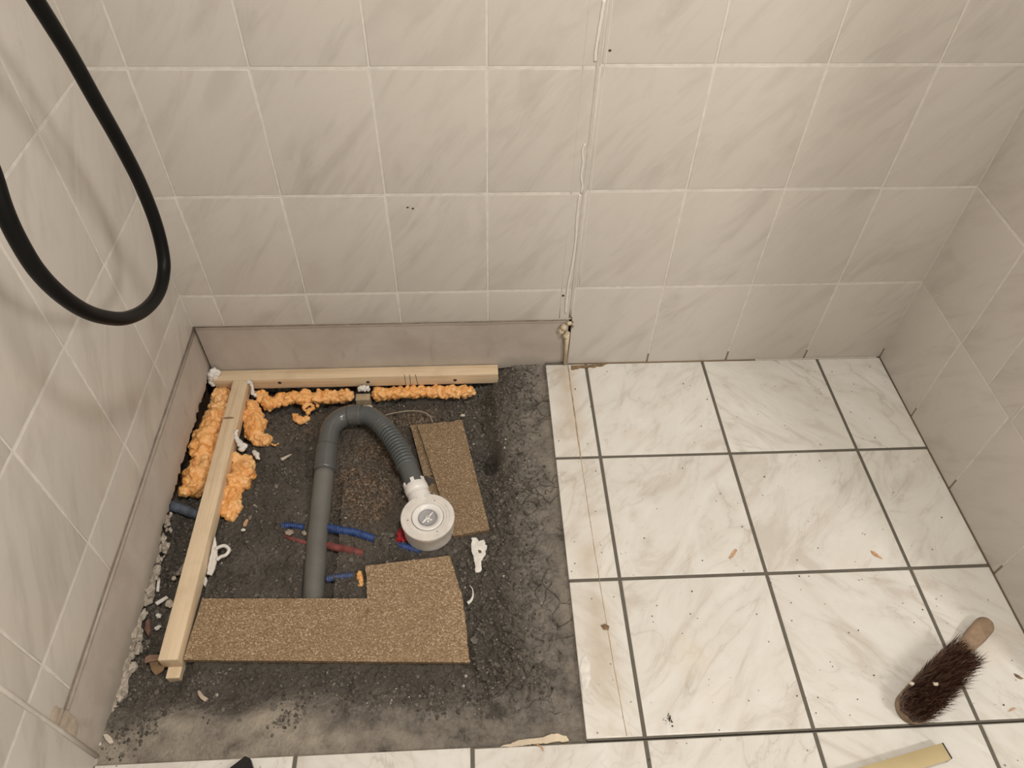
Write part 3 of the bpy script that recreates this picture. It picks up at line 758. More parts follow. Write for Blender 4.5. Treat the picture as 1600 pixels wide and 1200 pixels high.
crumple('sealant_blob', [(pz(562, 607, -0.028), 0.0065), (pz(568, 607, -0.028), 0.0075), (pz(574, 607, -0.028), 0.0065)], 'round white plaster dab on top of the square peg', seed=7)
crumple('sealant_smear', [(pz(566, 633, -0.06), 0.005), (pz(573, 634, -0.06), 0.005), (pz(580, 637, -0.06), 0.004)], 'white plaster smear at the foot of the square peg', seed=8)
# white hook beside left batten
t = empty('sealant_loop', pz(332, 880, -0.045)); tag(t, 'white sealant flap with an open loop leaning on the left batten', 'sealant')
bm = bmesh.new(); tube(bm, resample(catmull([pz(*q) for q in ((337, 858, -0.02), (344, 854, -0.018), (352, 853, -0.018), (358, 859, -0.02), (353, 867, -0.022), (345, 870, -0.024), (338, 876, -0.026))], 8), 0.0015), 0.0036, 12); obj('loop', bm, M_SEAL, t)
bm = slab([pz(*q) for q in ((336, 838, -0.014), (339, 856, -0.02), (340, 868, -0.022), (336, 886, -0.028), (330, 899, -0.034), (323, 897, -0.034), (326, 880, -0.028), (330, 862, -0.022), (333, 848, -0.018))], 0.004, 0.0012, 0.003, 3); obj('flap', bm, M_SEAL, t)
bm = slab([pz(*q) for q in ((322, 901, -0.034), (324, 906, -0.034), (320, 916, -0.037), (316, 912, -0.037), (318, 903, -0.035))], 0.004, 0.0008, 0.003, 4); obj('end_scrap', bm, M_SEAL, t)

# ------------------------------------------------------------------ chipboards
def board(name, poly, thick, mats, label, jag, seed):
    bm = slab(poly, thick, jag, 0.004, seed)
    for f in bm.faces: f.material_index = 0 if abs(f.normal.z) > 0.5 else 1
    o = tag(obj(name, bm, mats), label, 'chipboard'); return o
board('chipboard', L_board, 0.0105, [M_CHIP, M_CHIPE], 'L-shaped brown chipboard with a ragged right edge, nearest the camera', [0.0004, 0.0022, 0.0025, 0.0008, 0.0012, 0.0004, 0.0004], 1)
board('chipboard', B_board, 0.0100, [M_CHIP2, M_CHIPE], 'long damp brown chipboard behind the white drain, ragged at its far end', [0.003, 0.0004, 0.0008, 0.0004], 2)
u_board = [pz(*q, -0.034) for q in ((641, 664), (700, 660), (735, 815), (674, 790))]
board('chipboard', u_board, 0.006, [M_CHIP2, M_CHIPE], 'second chipboard strip, only its left edge showing under the long damp board', [0.0004] * 4, 3)

# ------------------------------------------------------------------ drain: pipe, bend, hose, trap
dr = empty('shower_drain', pz(500, 800, -0.06)); tag(dr, 'grey drain pipe curving through a ribbed hose to a round white trap', 'drain')
R1 = 0.0225
def P_(u, v, z): return pz(u, v, z)
straight = [P_(489, 960, -0.064), P_(489, 935, -0.062), P_(494, 860, -0.055), P_(501, 790, -0.046), P_(507, 735, -0.038)]
bm = bmesh.new(); tube(bm, catmull(straight, 6), R1, 32); obj('straight_pipe', bm, M_PIPED, dr)
bm = bmesh.new(); sk = catmull([P_(507, 737, -0.038), P_(509, 715, -0.035), P_(511, 697, -0.033)], 6)
tube(bm, sk, lambda i, t: R1 + (0.0032 if 0.04 < t < 0.97 else 0.0012), 32); obj('socket', bm, M_PIPE, dr)
bend = catmull([P_(511, 700, -0.033), P_(513, 685, -0.031), P_(518, 668, -0.028), P_(530, 655, -0.026), P_(545, 649, -0.024), P_(558, 648, -0.022)], 8)
bm = bmesh.new(); tube(bm, bend, lambda i, t: R1 + 0.0012, 32); obj('elbow', bm, M_PIPE, dr)
mid = catmull([P_(545, 649, -0.024), P_(556, 648, -0.022), P_(566, 648, -0.02)], 6)
bm = bmesh.new(); tube(bm, mid, R1 + 0.0026, 32); obj('coupling', bm, M_PIPE, dr)
c2 = catmull([P_(564, 648, -0.02), P_(576, 650, -0.018), P_(587, 656, -0.016), P_(598, 666, -0.014), P_(606, 676, -0.013)], 6)
bm = bmesh.new(); tube(bm, c2, R1 + 0.0005, 32); obj('cuff', bm, M_FLEX, dr)
rib = resample(catmull([P_(594, 662, -0.0145), P_(600, 668, -0.014), P_(610, 681, -0.012), P_(620, 696, -0.011), P_(628, 711, -0.010), P_(634, 723, -0.009), P_(637, 731, -0.009)], 20), 0.0008)
NR = 16
bm = bmesh.new(); tube(bm, rib, lambda i, t: R1 + 0.0012 - 0.0058 * (0.5 + 0.5 * math.cos(2 * math.pi * NR * t)) ** 2.2, 32); obj('ribbed_hose', bm, M_FLEX, dr)
c3 = catmull([P_(636, 728, -0.009), P_(641, 740, -0.008), P_(647, 756, -0.007), P_(652, 770, -0.006)], 6)
bm = bmesh.new(); tube(bm, c3, R1 - 0.0012, 32); obj('cuff', bm, M_FLEX, dr)
# trap
ZT = 0.018; TC = P_(668, 807, ZT); TR = 0.0565
tc = Vector((TC.x, TC.y, -0.036)); hh = ZT + 0.036
trap = obj_t = None
bm = bmesh.new()
lathe(bm, [(0, 0), (0.050, 0), (0.0525, 0.002), (0.0535, 0.012), (0.0535, hh - 0.016), (TR - 0.001, hh - 0.012), (TR, hh - 0.010), (TR, hh - 0.0015), (TR - 0.0015, hh), (0.0465, hh), (0.0460, hh - 0.0012), (0.0440, hh - 0.0012), (0.0435, hh - 0.0004), (0.0400, hh - 0.0004), (0.0395, hh - 0.0014), (0.0340, hh - 0.0016), (0.0335, hh - 0.010), (0, hh - 0.010)], tc, seg=96)
trap = obj('trap', bm, M_WPG, dr); auto_smooth(trap, 35)
bm = bmesh.new(); lathe(bm, [(0, -0.0085), (0.0325, -0.0085), (0.0328, 0.0), (0.0318, 0.0008), (0.0290, 0.0010), (0.0215, -0.0030), (0.0190, -0.0075), (0, -0.0075)], tc + Vector((0, 0, hh)), seg=72)
auto_smooth(obj('insert_ring', bm, M_WP, trap), 35)
bm = bmesh.new(); lathe(bm, [(0.0192, -0.0030), (0.0186, -0.0062), (0.0170, -0.0068), (0, -0.0068)], tc + Vector((0, 0, hh)), seg=48); obj('dial', bm, M_GRP, trap, smooth=True)
bm = bmesh.new()
ang = math.radians(50)
d1 = Vector((math.cos(ang), math.sin(ang), 0)); cc = tc + Vector((0, 0, hh - 0.0045))
tube(bm, [cc - d1 * 0.017, cc - d1 * 0.008, cc - d1 * 0.005], lambda i, t: 0.0022 + 0.0010 * t, 10)
tube(bm, [cc + d1 * 0.017, cc + d1 * 0.008, cc + d1 * 0.005], lambda i, t: 0.0017 + 0.0009 * t, 10)
lathe(bm, [(0.0022, 0.0022), (0.0040, 0.0022), (0.0046, 0.0010), (0.0046, -0.002)], cc, seg=24)
lathe(bm, [(0, -0.0005), (0.0024, -0.0005)], cc, seg=24)
blob(bm, cc + Vector((0.001, -0.0085, -0.001)), 0.0028, 2, (1, 1, .6)); blob(bm, cc + Vector((0.0065, -0.004, -0.002)), 0.0022, 2, (1.6, 1, .5))
obj('grip', bm, M_WP, trap, smooth=True)
for a_ in (70, 190, 300):
    p = tc + Vector((math.cos(math.radians(a_)) * 0.0415, math.sin(math.radians(a_)) * 0.0415, hh - 0.0006)); bm = bmesh.new()
    lathe(bm, [(0, 0.0006), (0.0011, 0.0006), (0.0013, 0)], p, seg=12); obj('pin_hole', bm, M_DIRT, trap)
# collar nut with lugs
d3 = (c3[-1] - c3[0]); d3.z = 0; d3.normalize()
nc = P_(650, 762, -0.006)
bm = bmesh.new()
lathe(bm, [(0.0215, -0.004), (0.0250, -0.004), (0.0262, 0.000), (0.0262, 0.010), (0.0250, 0.014), (0.0235, 0.016), (0.0235, 0.022), (0.0250, 0.024), (0.0250, 0.052), (0.0205, 0.052)], nc, d3, seg=48)
for k in range(6):
    th = k * math.pi / 3 + 0.35; a_ = d3.cross(Vector((0, 0, 1))); e = a_ * math.cos(th) + Vector((0, 0, 1)) * math.sin(th)
    f_ = d3.cross(e)
    c_ = nc + e * 0.0242 - d3 * 0.007
    vs = []
    for sx in (-1, 1):
        for sy in (-1, 1):
            for sz in (-1, 1): vs.append(bm.verts.new(c_ + d3 * (0.0065 * sx) + f_ * (0.0042 * sy) + e * (0.0016 * sz)))
    for f in ((0, 1, 3, 2), (4, 6, 7, 5), (0, 4, 5, 1), (2, 3, 7, 6), (0, 2, 6, 4), (1, 5, 7, 3)): bm.faces.new([vs[i] for i in f])
bmesh.ops.recalc_face_normals(bm, faces=bm.faces)
auto_smooth(obj('collar_nut', bm, M_WP, trap), 35)

# ------------------------------------------------------------------ buried conduits
def conduit(name, path, r, mat, label, period=0.0044, amp=0.0020):
    pts = resample(catmull([P_(u, v, z - 0.0025) for u, v, z in path], 24), period / 4)
    bm = bmesh.new(); tube(bm, pts, lambda i, t: r - amp * (0.5 + 0.5 * math.cos(i * math.pi / 2)), 20)
    return tag(obj(name, bm, mat), label, 'conduit')
def hz(u, v): p = P_(u, v, -0.045); return H(p.x, p.y)
conduit('corrugated_conduit', [(505, 822, -0.050), (514, 825, -0.046), (530, 828, -0.042), (555, 832, -0.0425), (576, 839, -0.044), (590, 845, -0.051)], 0.0092, M_BLUE, 'bright blue corrugated conduit half buried right of the grey pipe', 0.0046, 0.0018)
conduit('corrugated_conduit', [(438, 822, -0.052), (450, 821, -0.046), (462, 822, -0.044), (476, 824, -0.044)], 0.0070, M_BLUE, 'short dirty blue conduit end left of the grey pipe')
conduit('corrugated_conduit', [(620, 850, -0.050), (630, 854, -0.041), (644, 858, -0.039), (658, 862, -0.041)], 0.0085, M_BLUE, 'short blue conduit stub emerging under the front of the white trap')
conduit('corrugated_conduit', [(512, 905, -0.052), (522, 903, -0.046), (536, 901, -0.044), (553, 899, -0.044)], 0.0075, M_BLUEG2, 'dusty blue ribbed conduit pointing at the ochre foam scrap', 0.005, 0.0016)
conduit('corrugated_conduit', [(262, 787, -0.052), (270, 791, -0.047), (286, 796, -0.044), (306, 803, -0.046), (318, 806, -0.052)], 0.0115, M_BLUEG, 'thick grey-blue ribbed conduit between the left wall and the left batten', 0.0046, 0.0030)
conduit('red_pipe', [(512, 852, -0.052), (524, 855, -0.0455), (540, 858, -0.044), (556, 862, -0.0455), (566, 865, -0.052)], 0.0080, M_REDG, 'dusty red pipe half buried right of the grey pipe', 0.006, 0.0002)
conduit('red_pipe', [(444, 838, -0.051), (456, 842, -0.0455), (470, 846, -0.0445), (482, 849, -0.047)], 0.0045, M_REDG, 'dirty red pipe just left of the grey pipe', 0.006, 0.0002)
foam_obj('red_plug', [(P_(626, 836, -0.038), 0.009), (P_(622, 843, -0.040), 0.006), (P_(632, 842, -0.040), 0.008), (P_(626, 830, -0.040), 0.006)], 'crumpled bright red plastic plug at the left edge of the white trap', voxel=0.0012, amp=0.8, seed=3, cat='plug', mat=M_RED)
# clear wire
w_ = resample(catmull([P_(596, 651, -0.046), P_(612, 646, -0.042), P_(640, 642, -0.036), P_(662, 644, -0.032), P_(672, 651, -0.028), P_(676, 660, -0.026)], 10), 0.002)
bm = bmesh.new(); tube(bm, w_, 0.0011, 8); tag(obj('thin_cord', bm, plain('clear_cord', (0.42, 0.36, 0.28), 0.3)), 'thin pale cord arching from the ribbed hose to the long damp board', 'cord')

# ------------------------------------------------------------------ debris in the pit
def chip(name, pix, z, th, mat, label, cat, jag=0.0008, seed=0, dz=0.0):
    bm = slab([P_(u, v, z) for u, v in pix], th, jag, 0.003, seed, 0.0)
    bmesh.ops.rotate(bm, verts=bm.verts, cent=P_(*pix[0], z), matrix=rotm('X', dz))
    return tag(obj(name, bm, mat), label, cat)
chip('plaster_flake', [(736, 841), (744, 840), (748, 846), (755, 843), (761, 852), (759, 864), (754, 874), (750, 893), (743, 894), (742, 880), (738, 864)], -0.026, 0.004, M_WHT, 'large ragged white plaster flake on the soil below the long damp board', 'plaster flake', 0.0034, 5)
bm = bmesh.new(); tube(bm, resample(catmull([P_(734, 915, -0.028), P_(738, 920, -0.026), P_(739, 930, -0.025), P_(736, 938, -0.027), P_(730, 943, -0.029)], 8), 0.001), lambda i, t: 0.0008 + 0.0030 * t * t, 10, squash=0.7)
tag(obj('sealant_curl', bm, M_WHT), 'white hook-shaped sealant curl right of the L-shaped chipboard', 'sealant')
chip('white_strip', [(246, 904), (250, 904), (248, 924), (244, 924)], -0.036, 0.003, M_WHT, 'short straight white strip standing apart between left wall and left batten', 'plastic strip', 0, 1)
chip('white_strip', [(242, 941), (260, 931), (263, 934), (245, 945)], -0.034, 0.003, M_WHT, 'thin white strip lying against the pale plaster chunk left of the left batten', 'plastic strip', 0, 2)
def chunk(name, u, v, z, r, scl, mat, label, cat, seed, ang=0.0, amp=0.5):
    bm = bmesh.new(); p = P_(u, v, z); blob(bm, p, r, 3, scl, rotm('Z', ang), amp, 1.6, seed)
    for q in bm.verts: q.co += noise.noise_vector(q.co * 260) * r * 0.12
    return tag(obj(name, bm, mat, smooth=False), label, cat)
chunk('plaster_chunk', 264, 943, -0.038, 0.0085, (0.8, 1.0, 0.55), M_PLC, 'pale cream plaster chunk left of the left batten, beside a white strip', 'plaster chunk', 3, 0.3)
chunk('plaster_chunk', 272, 904, -0.040, 0.0045, (1, 0.9, 0.6), M_PLC, 'small round pale crumb nearest the left batten', 'plaster chunk', 4)
chunk('plaster_chunk', 246, 981, -0.040, 0.0055, (1.1, 0.7, 0.5), M_WHT, 'white crumb beside the reddish sliver under the left wall', 'plaster chunk', 5, 0.4)
chunk('plaster_chunk', 248, 962, -0.040, 0.0050, (0.8, 1.1, 0.5), M_WHT, 'small white crumb between the plaster chunk and the crumb by the reddish sliver', 'plaster chunk', 6, 0.8)
chunk('stone', 286, 889, -0.042, 0.0115, (0.7, 1.25, 0.6), plain('grey_brown_stone', (0.27, 0.235, 0.20), 0.9, 200, 0.2, 0.4), 'flat grey-brown stone tucked against the left side of the left batten', 'stone', 7, -0.5)
chip('brick_sliver', [(228, 970), (233, 966), (235, 985), (231, 993), (226, 984)], -0.034, 0.006, plain('red_brown_sliver', (0.16, 0.085, 0.06), 0.9, 90, 0.3), 'reddish-brown sliver at the foot of the left wall', 'brick sliver', 0.001, 7)
chip('cardboard_piece', [(232, 1029), (250, 1025), (257, 1040), (254, 1048), (243, 1055), (236, 1046)], -0.030, 0.003, M_CARD, 'torn brown cardboard piece left of the left batten near end', 'cardboard', 0.0006, 8)
chip('cardboard_piece', [(227, 1027), (234, 1023), (251, 1023), (252, 1031), (236, 1033), (226, 1036)], -0.024, 0.003, plain('red_brown_cardboard', (0.25, 0.15, 0.10), 0.8, 60, 0.2), 'reddish cardboard scrap lying on top of the torn brown cardboard', 'cardboard', 0.0008, 9)
chip('tile_shard', [(309, 1079), (313, 1080), (318, 1087), (325, 1091), (320, 1096), (314, 1092), (310, 1086)], -0.018, 0.004, plain('beige_shard', (0.47, 0.38, 0.30), 0.7, 60, 0.15), 'beige crescent tile shard in front of the L-shaped chipboard', 'tile shard', 0.0005, 10)
chip('tile_shard', [(161, 1147), (168, 1147), (174, 1152), (177, 1160), (171, 1162), (165, 1156)], -0.003, 0.004, M_PLC, 'cream tile shard in the front left corner of the pit', 'tile shard', 0.0005, 11)
chunk('plaster_chunk', 155, 1162, -0.006, 0.0035, (0.8, 1.1, 0.7), M_WHT, 'tiny white crumb beside the cream shard in the front left corner', 'plaster chunk', 9)
chip('plaster_flake', [(438, 716), (455, 709), (453, 711), (441, 719)], -0.040, 0.003, M_PLC, 'thin pointed pale flake left of the grey pipe socket', 'plaster flake', 0.0004, 12)
chip('wood_chip', [(381, 816), (385, 811), (388, 812), (384, 821), (380, 822)], -0.038, 0.004, M_WCH, 'small tan wood chip right of the nearest foam lump', 'wood chip', 0.0004, 13)
chunk('plaster_chunk', 380, 828, -0.042, 0.0036, (1.2, 0.8, 0.5), M_WHT, 'tiny white crumb just below the small tan wood chip', 'plaster chunk', 11)
chunk('stone', 723, 883, -0.030, 0.0065, (1, 1, 0.7), plain('dark_grey_stone', (0.10, 0.09, 0.078), 0.9, 200, 0.2, 0.4), 'round dark stone left of the large white plaster flake', 'stone', 13)
chunk('stone', 741, 1001, -0.026, 0.0065, (1.0, 1.0, 0.5), plain('mid_grey_stone', (0.15, 0.135, 0.115), 0.9, 200, 0.2, 0.4), 'round grey stone off the near right corner of the L-shaped chipboard', 'stone', 14)
chunk('stone', 723, 649, -0.032, 0.0042, (1.2, 0.8, 0.6), M_PLC, 'small pale pebble at the far corner of the long damp board', 'stone', 15)
chunk('stone', 450, 821, -0.040, 0.0001, (1, 1, 1), M_PLC, '', '', 15) if False else None
chunk('plaster_chunk', 452, 832, -0.040, 0.0075, (1.1, 0.8, 0.5), plain('pinkish_mortar', (0.36, 0.29, 0.235), 0.9, 200, 0.2, 0.4), 'pinkish mortar lump between the blue and red conduits left of the grey pipe', 'plaster chunk', 16)
chunk('plaster_chunk', 475, 833, -0.042, 0.0060, (0.7, 1.0, 0.5), plain('grey_mortar', (0.33, 0.28, 0.22), 0.9, 200, 0.2, 0.4), 'mortar lump touching the left side of the grey pipe', 'plaster chunk', 17, 0.6)

# ------------------------------------------------------------------ marks and residues on the tiled part
def strip_wall(name, pts, wfn, mat, label, cat, yoff=-0.0006, seg=8, parent=None):
    P = resample(catmull([py(u, v, yoff) for u, v in pts], 12), 0.003)
    bm = bmesh.new(); tube(bm, P, lambda i, t: wfn(t), seg)
    for v in bm.verts: v.co.y = yoff + (v.co.y - yoff) * 0.45
    o = obj(name, bm, mat, parent)
    if label: tag(o, label, cat)
    return o
nz = lambda t, s: noise.noise(Vector((t * 14, s, 0)))
strip_wall('silicone_strip', [(944, 0), (939, 30), (934, 60), (931, 80), (930, 98)], lambda t: 0.0030 + 0.0006 * nz(t, 1), M_SILI, 'loose white silicone strip at the top of the back wall seam', 'silicone strip')
strip_wall('silicone_strip', [(914, 225), (910, 236), (911, 255), (908, 275), (910, 290), (908, 302)], lambda t: 0.0022 + 0.0009 * nz(t, 2), M_SILI, 'thin curled white silicone strip just above the second grout line of the seam', 'silicone strip')
strip_wall('silicone_strip', [(906, 304), (903, 325), (901, 347), (900, 370), (897, 395), (893, 420), (888, 445), (885, 470), (884, 490)], lambda t: 0.0028 + 0.0012 * nz(t, 3), M_SILI, 'long ragged white silicone strip running down the seam to the yellowed blob', 'silicone strip')
# vertical seam bead where the partition stood, and the faint joint line on its left
seam = empty('trim_1', py(892, 500, 0)); tag(seam, kind='structure')
def seam_bead(name, x0, x1, z0, z1, r, mat, flat=0.5):
    bm = bmesh.new(); n = 60; P = [Vector((x0 + (x1 - x0) * i / n + 0.0006 * noise.noise(Vector((i * 0.3, x0 * 50, 0))), 0.0002, z0 + (z1 - z0) * i / n)) for i in range(n + 1)]
    tube(bm, P, r, 8)
    for v in bm.verts: v.co.y = 0.0002 + (v.co.y - 0.0002) * flat
    return obj(name, bm, mat, seam)
seam_bead('sealant_bead', 0.949, 0.9505, 0.16, ZC - 0.01, 0.0030, M_SILG, 0.35)
seam_bead('sealant_bead', 0.9625, 0.9625, 0.262, ZC - 0.01, 0.0008, M_SILI, 0.8)
seam_bead('sealant_bead', 0.924, 0.924, 0.16, ZC - 0.01, 0.0012, M_SILG, 0.3)
# yellowed silicone column and blob at the end of the plaster
t = empty('silicone_residue', py(884, 568, -0.003)); tag(t, 'yellowed silicone blob and column at the right end of the plaster band', 'silicone residue')
bm = bmesh.new(); tube(bm, [py(887, 520, -0.003), py(885, 540, -0.003), py(883, 568, -0.003)], lambda i, t_: 0.0058 - 0.0012 * t_, 12); obj('column', bm, M_YSIL, t)
foam_obj('blob', [(py(881, 512, -0.003), 0.009), (py(877, 517, -0.002), 0.0085), (py(884, 525, -0.003), 0.0075), (py(889, 505, -0.002), 0.006)], None, voxel=0.0013, amp=0.4, mat=M_YSIL, seed=5, parent=t)
foam_obj('dirt_edge', [(py(893, 497, -0.0005), 0.003), (py(894, 503, -0.0005), 0.0032), (py(894, 510, -0.0005), 0.0025), (py(891, 494, -0.0005), 0.003)], None, voxel=0.001, amp=0.6, mat=M_RUST, seed=6, parent=t)
# dark joint along the wall foot and the tile ends
def line(name, P, r, mat, parent, n=3, flat=None, seg=8):
    pts = [P[0].lerp(P[1], k / n) for k in range(n + 1)]
    bm = bmesh.new(); tube(bm, pts, r, seg); return obj(name, bm, mat, parent)
M_JNT = plain('joint_shade', (0.22, 0.18, 0.14), 0.9, 30, 0.6, 0.3)  # brown line imitates the shaded gap under the wall tiles
tr = empty('trim_2', (0.5, 0, BAND)); tag(tr, kind='structure')
line('joint', (Vector((XL, -0.001, BAND - 0.0015)), Vector((0.94, -0.001, BAND - 0.0015))), 0.0009, M_JNT, tr)
line('joint', (Vector((XL + 0.001, YS, BAND - 0.0045)), Vector((XL + 0.001, 0, BAND - 0.0045))), 0.0007, M_JNT, tr)
line('caulk', (Vector((XL + 0.0005, YS + 0.03, BAND - 0.013)), Vector((XL + 0.0005, 0, BAND - 0.012))), 0.0035, plain('grey_caulk', (0.36, 0.31, 0.26), 0.5), tr)
line('caulk', (Vector((XL + 0.0, YS, 0.0)), Vector((XL + 0.0, YS, 0.40))), 0.0042, M_SILG, tr)
line('corner_crack', (Vector((XL + 0.0052, -0.0055, 0.012)), Vector((XL + 0.0052, -0.0055, BAND))), 0.0016, M_DIRT, tr)
ft = empty('trim_3', (1.3, 0, 0)); tag(ft, kind='structure')
line('wall_foot_joint', (Vector((0.958, -0.0005, 0.0002)), Vector((1.49, -0.0005, 0.0002))), 0.0016, plain('brown_joint', (0.22, 0.155, 0.09), 0.8), ft)
bm = bmesh.new(); Pp = [Vector((1.44 + 0.32 * i / 80, -0.0015, 0.001)) for i in range(81)]
tube(bm, Pp, lambda i, t: 0.0022 + 0.0012 * noise.noise(Vector((i * 0.5, 0, 0))), 8); obj('wall_foot_plaster', bm, M_SILG, ft)
line('wall_foot_joint', (Vector((XR - 0.0008, -0.01, 0.0002)), Vector((XR - 0.0008, YE, 0.0002))), 0.0014, plain('dark_joint', (0.14, 0.105, 0.065), 0.8), ft)
# partition trace on the floor: thin brown line
bm = bmesh.new(); P = [Vector((0.9565 + 0.0035 * ((i / 90) ** 3 * 4) + 0.0008 * noise.noise(Vector((i * 0.2, 0, 0))), -0.005 - 0.882 * i / 90, 0.0001)) for i in range(91)]
tube(bm, P, lambda i, t: 0.0007 + 0.0006 * noise.noise(Vector((i * 0.35, 4, 0))) + (0.0010 if 0.0 < t < 0.33 else 0), 6)
obj('partition_trace', bm, plain('tan_trace', (0.47, 0.35, 0.23), 0.6, 60, 0.3), ft)
def smear(name, pix, z, th, mat, label, cat, jag, seed):
    return chip(name, pix, z, th, mat, label, cat, jag, seed)
smear('grout_residue', [(911, 1027), (916, 1022), (921, 1034), (923, 1058), (917, 1075), (911, 1088), (909, 1060), (906, 1045)], 0.0016, 0.003, M_WHT, 'white grout residue on the cut tile edge, front right of the pit', 'grout residue', 0.0025, 21)
smear('grout_residue', [(780, 1168), (812, 1156), (842, 1153), (870, 1146), (885, 1150), (889, 1158), (840, 1162), (800, 1167)], -0.001, 0.010, M_YSIL, 'long yellowish adhesive ridge along the front edge of the pit', 'adhesive', 0.002, 22)
chip('dirt_clump', [(939, 977), (945, 974), (952, 978), (951, 984), (943, 983)], 0.003, 0.003, M_RUST, 'brown dirt clump on the narrow tile strip beside the pit', 'dirt clump', 0.0018, 23)
smear('wall_foot_dirt', [(892, 571), (920, 570), (950, 568), (942, 572), (915, 575), (893, 578)], 0.0012, 0.002, M_RUST, 'brown crusty dirt along the wall foot beside the seam', 'dirt', 0.003, 24)
chip('wood_chip', [(1139, 871), (1146, 861), (1150, 857), (1152, 860), (1147, 868), (1142, 873)], 0.0025, 0.002, M_WCH, 'small orange-brown wood chip on the middle floor tile, second row', 'wood chip', 0.0012, 25)
chip('wood_chip', [(1361, 860), (1367, 862), (1372, 866), (1379, 873), (1371, 870), (1364, 866)], 0.0025, 0.002, M_WCH, 'small orange-brown wood chip above the hand brush, left of its grout line', 'wood chip', 0.0012, 26)
chip('wood_chip', [(1585, 1052), (1592, 1055), (1600, 1060), (1596, 1061), (1588, 1057)], 0.0025, 0.002, M_RUST, 'brown splinter near the right wall beside the hand brush', 'wood chip', 0.0008, 27)
chip('wood_chip', [(1576, 1112), (1582, 1106), (1588, 1106), (1584, 1109)], 0.0025, 0.002, M_WCH, 'tan splinter in front of the hand brush handle, just above the grout line', 'wood chip', 0.0008, 30)
bm = bmesh.new(); tube(bm, resample(catmull([P_(838, 1163, 0.001), P_(843, 1165, 0.003), P_(847, 1168, 0.002), P_(849, 1173, 0.001)], 6), 0.0012), 0.0012, 8)
tag(obj('orange_fibre', bm, M_WCH), 'short orange-brown fibre on the front tile edge by the adhesive ridge', 'fibre')
# dark crumbs scattered over the tiles (uncountable grit)
bm = bmesh.new(); r_ = random.Random(9)
for k in range(260):
    if k < 60: p = P_(r_.gauss(1046, 4), r_.gauss(1124, 5), 0.0)
    else: p = Vector((r_.uniform(0.91, 1.75), r_.uniform(-1.05, -0.02), 0))
    if p.y < -0.90 and p.x > 1.25: p.y += 0.15
    r = 0.0005 + 0.0014 * r_.random() ** 3
    blob(bm, p + Vector((0, 0, r * 0.4)), r, 1, (1, 1, 0.6), None, 0.4, 2, k)
tag(obj('grit', bm, M_DIRT, base=False), 'tiny dark grit specks scattered over the white floor tiles', 'grit', kind='stuff')
# tiny marks on the back wall
for i, (u, v) in enumerate(((637, 324), (645, 326))):
    chunkp = py(u, v, -0.0003); bm = bmesh.new(); blob(bm, chunkp, 0.0022, 2, (1.2, 0.3, 0.8), None, 0.5, 2, i); obj('wall_mark', bm, M_DIRT, seam)
for (u, v, r) in ((880, 462, 0.0028), (953, 79, 0.0022)):
    bm = bmesh.new(); blob(bm, py(u, v, -0.0003), r, 2, (1.1, 0.35, 1), None, 0.5, 2, 3); obj('wall_mark', bm, M_DIRT, seam)

# ------------------------------------------------------------------ black hose loop
XH = 0.22
hp = [(0.30, 1.95, (-30, -230)), ]
pix = [(56, 0), (80, 38), (112, 90), (150, 158), (186, 222), (219, 287), (242, 345), (254, 392), (256, 425), (247, 459), (226, 484), (197, 497), (165, 496), (131, 485), (94, 460), (58, 423), (28, 375), (5, 325), (-16, 262), (-52, 180)]
pts = [px(u, v, XH) for u, v in pix]
top = [pts[0] + Vector((0.02, -0.20, 0.75)), pts[0] + Vector((0.01, -0.13, 0.36)), pts[0] + (pts[0] - pts[1]) * 3]
de = pts[-1] - pts[-2]
end = [pts[-1] + de * 1.2, pts[-1] + de * 2.6, pts[-1] + de * 4.5 + Vector((0, 0, 0.1))]
hp = resample(catmull(top + pts + end, 10), 0.006)
bm = bmesh.new(); tube(bm, hp, 0.0100, 24)
tag(obj('shower_hose', bm, M_BLK), 'black hose hanging in a loop in front of the left wall', 'hose')

# ------------------------------------------------------------------ hand brush
hb = empty('hand_brush', pz(1440, 1080, 0)); tag(hb, 'worn wooden hand brush lying bristles up on the white floor tiles', 'brush')
A0 = pz(1412, 1122, 0.010); A1 = pz(1546, 969, 0.020)
ax = (A1 - A0); L = ax.length; ax.z = 0; ax.normalize(); sd = Vector((-ax.y, ax.x, 0))
def hw(s):      # half width of wooden back along its length
    if s < 0.17:
        return 0.0285 * math.sqrt(max(0, 1 - ((0.03 - min(s, 0.03)) / 0.03) ** 2)) * (1 - 0.12 * ss(0.08, 0.17, s)) if s < 0.03 else 0.0285 - 0.003 * ss(0.08, 0.17, s)
    n = 0.0255 - 0.0115 * ss(0.165, 0.205, s) + 0.003 * ss(0.21, 0.245, s)
    e = L + 0.0
    if s > e - 0.017: n *= math.sqrt(max(0, 1 - ((s - (e - 0.017)) / 0.017) ** 2))
    return n
bm = bmesh.new(); rings = []; N = 64
for i in range(N + 1):
    s = L * (0.5 - 0.5 * math.cos(math.pi * i / N)); h = max(hw(s), 0.0004)
    cz = 0.010 + 0.006 * ss(0.17, 0.25, s); c = A0 + ax * s; c.z = cz; ht = 0.009
    ring = []
    for k in range(16):
        th = 2 * math.pi * k / 16; cx, cy = math.cos(th), math.sin(th)
        sx = abs(cx) ** 0.6 * (1 if cx > 0 else -1); sy = abs(cy) ** 0.7 * (1 if cy > 0 else -1)
        ring.append(bm.verts.new(c + sd * (h * sx) + Vector((0, 0, ht * sy * min(1, h / 0.008)))))
    rings.append(ring)
for r0, r1 in zip(rings, rings[1:]):
    for k in range(16): bm.faces.new((r0[k], r0[(k + 1) % 16], r1[(k + 1) % 16], r1[k]))
bm.faces.new(rings[0][::-1]); bm.faces.new(rings[-1]); bmesh.ops.recalc_face_normals(bm, faces=bm.faces)
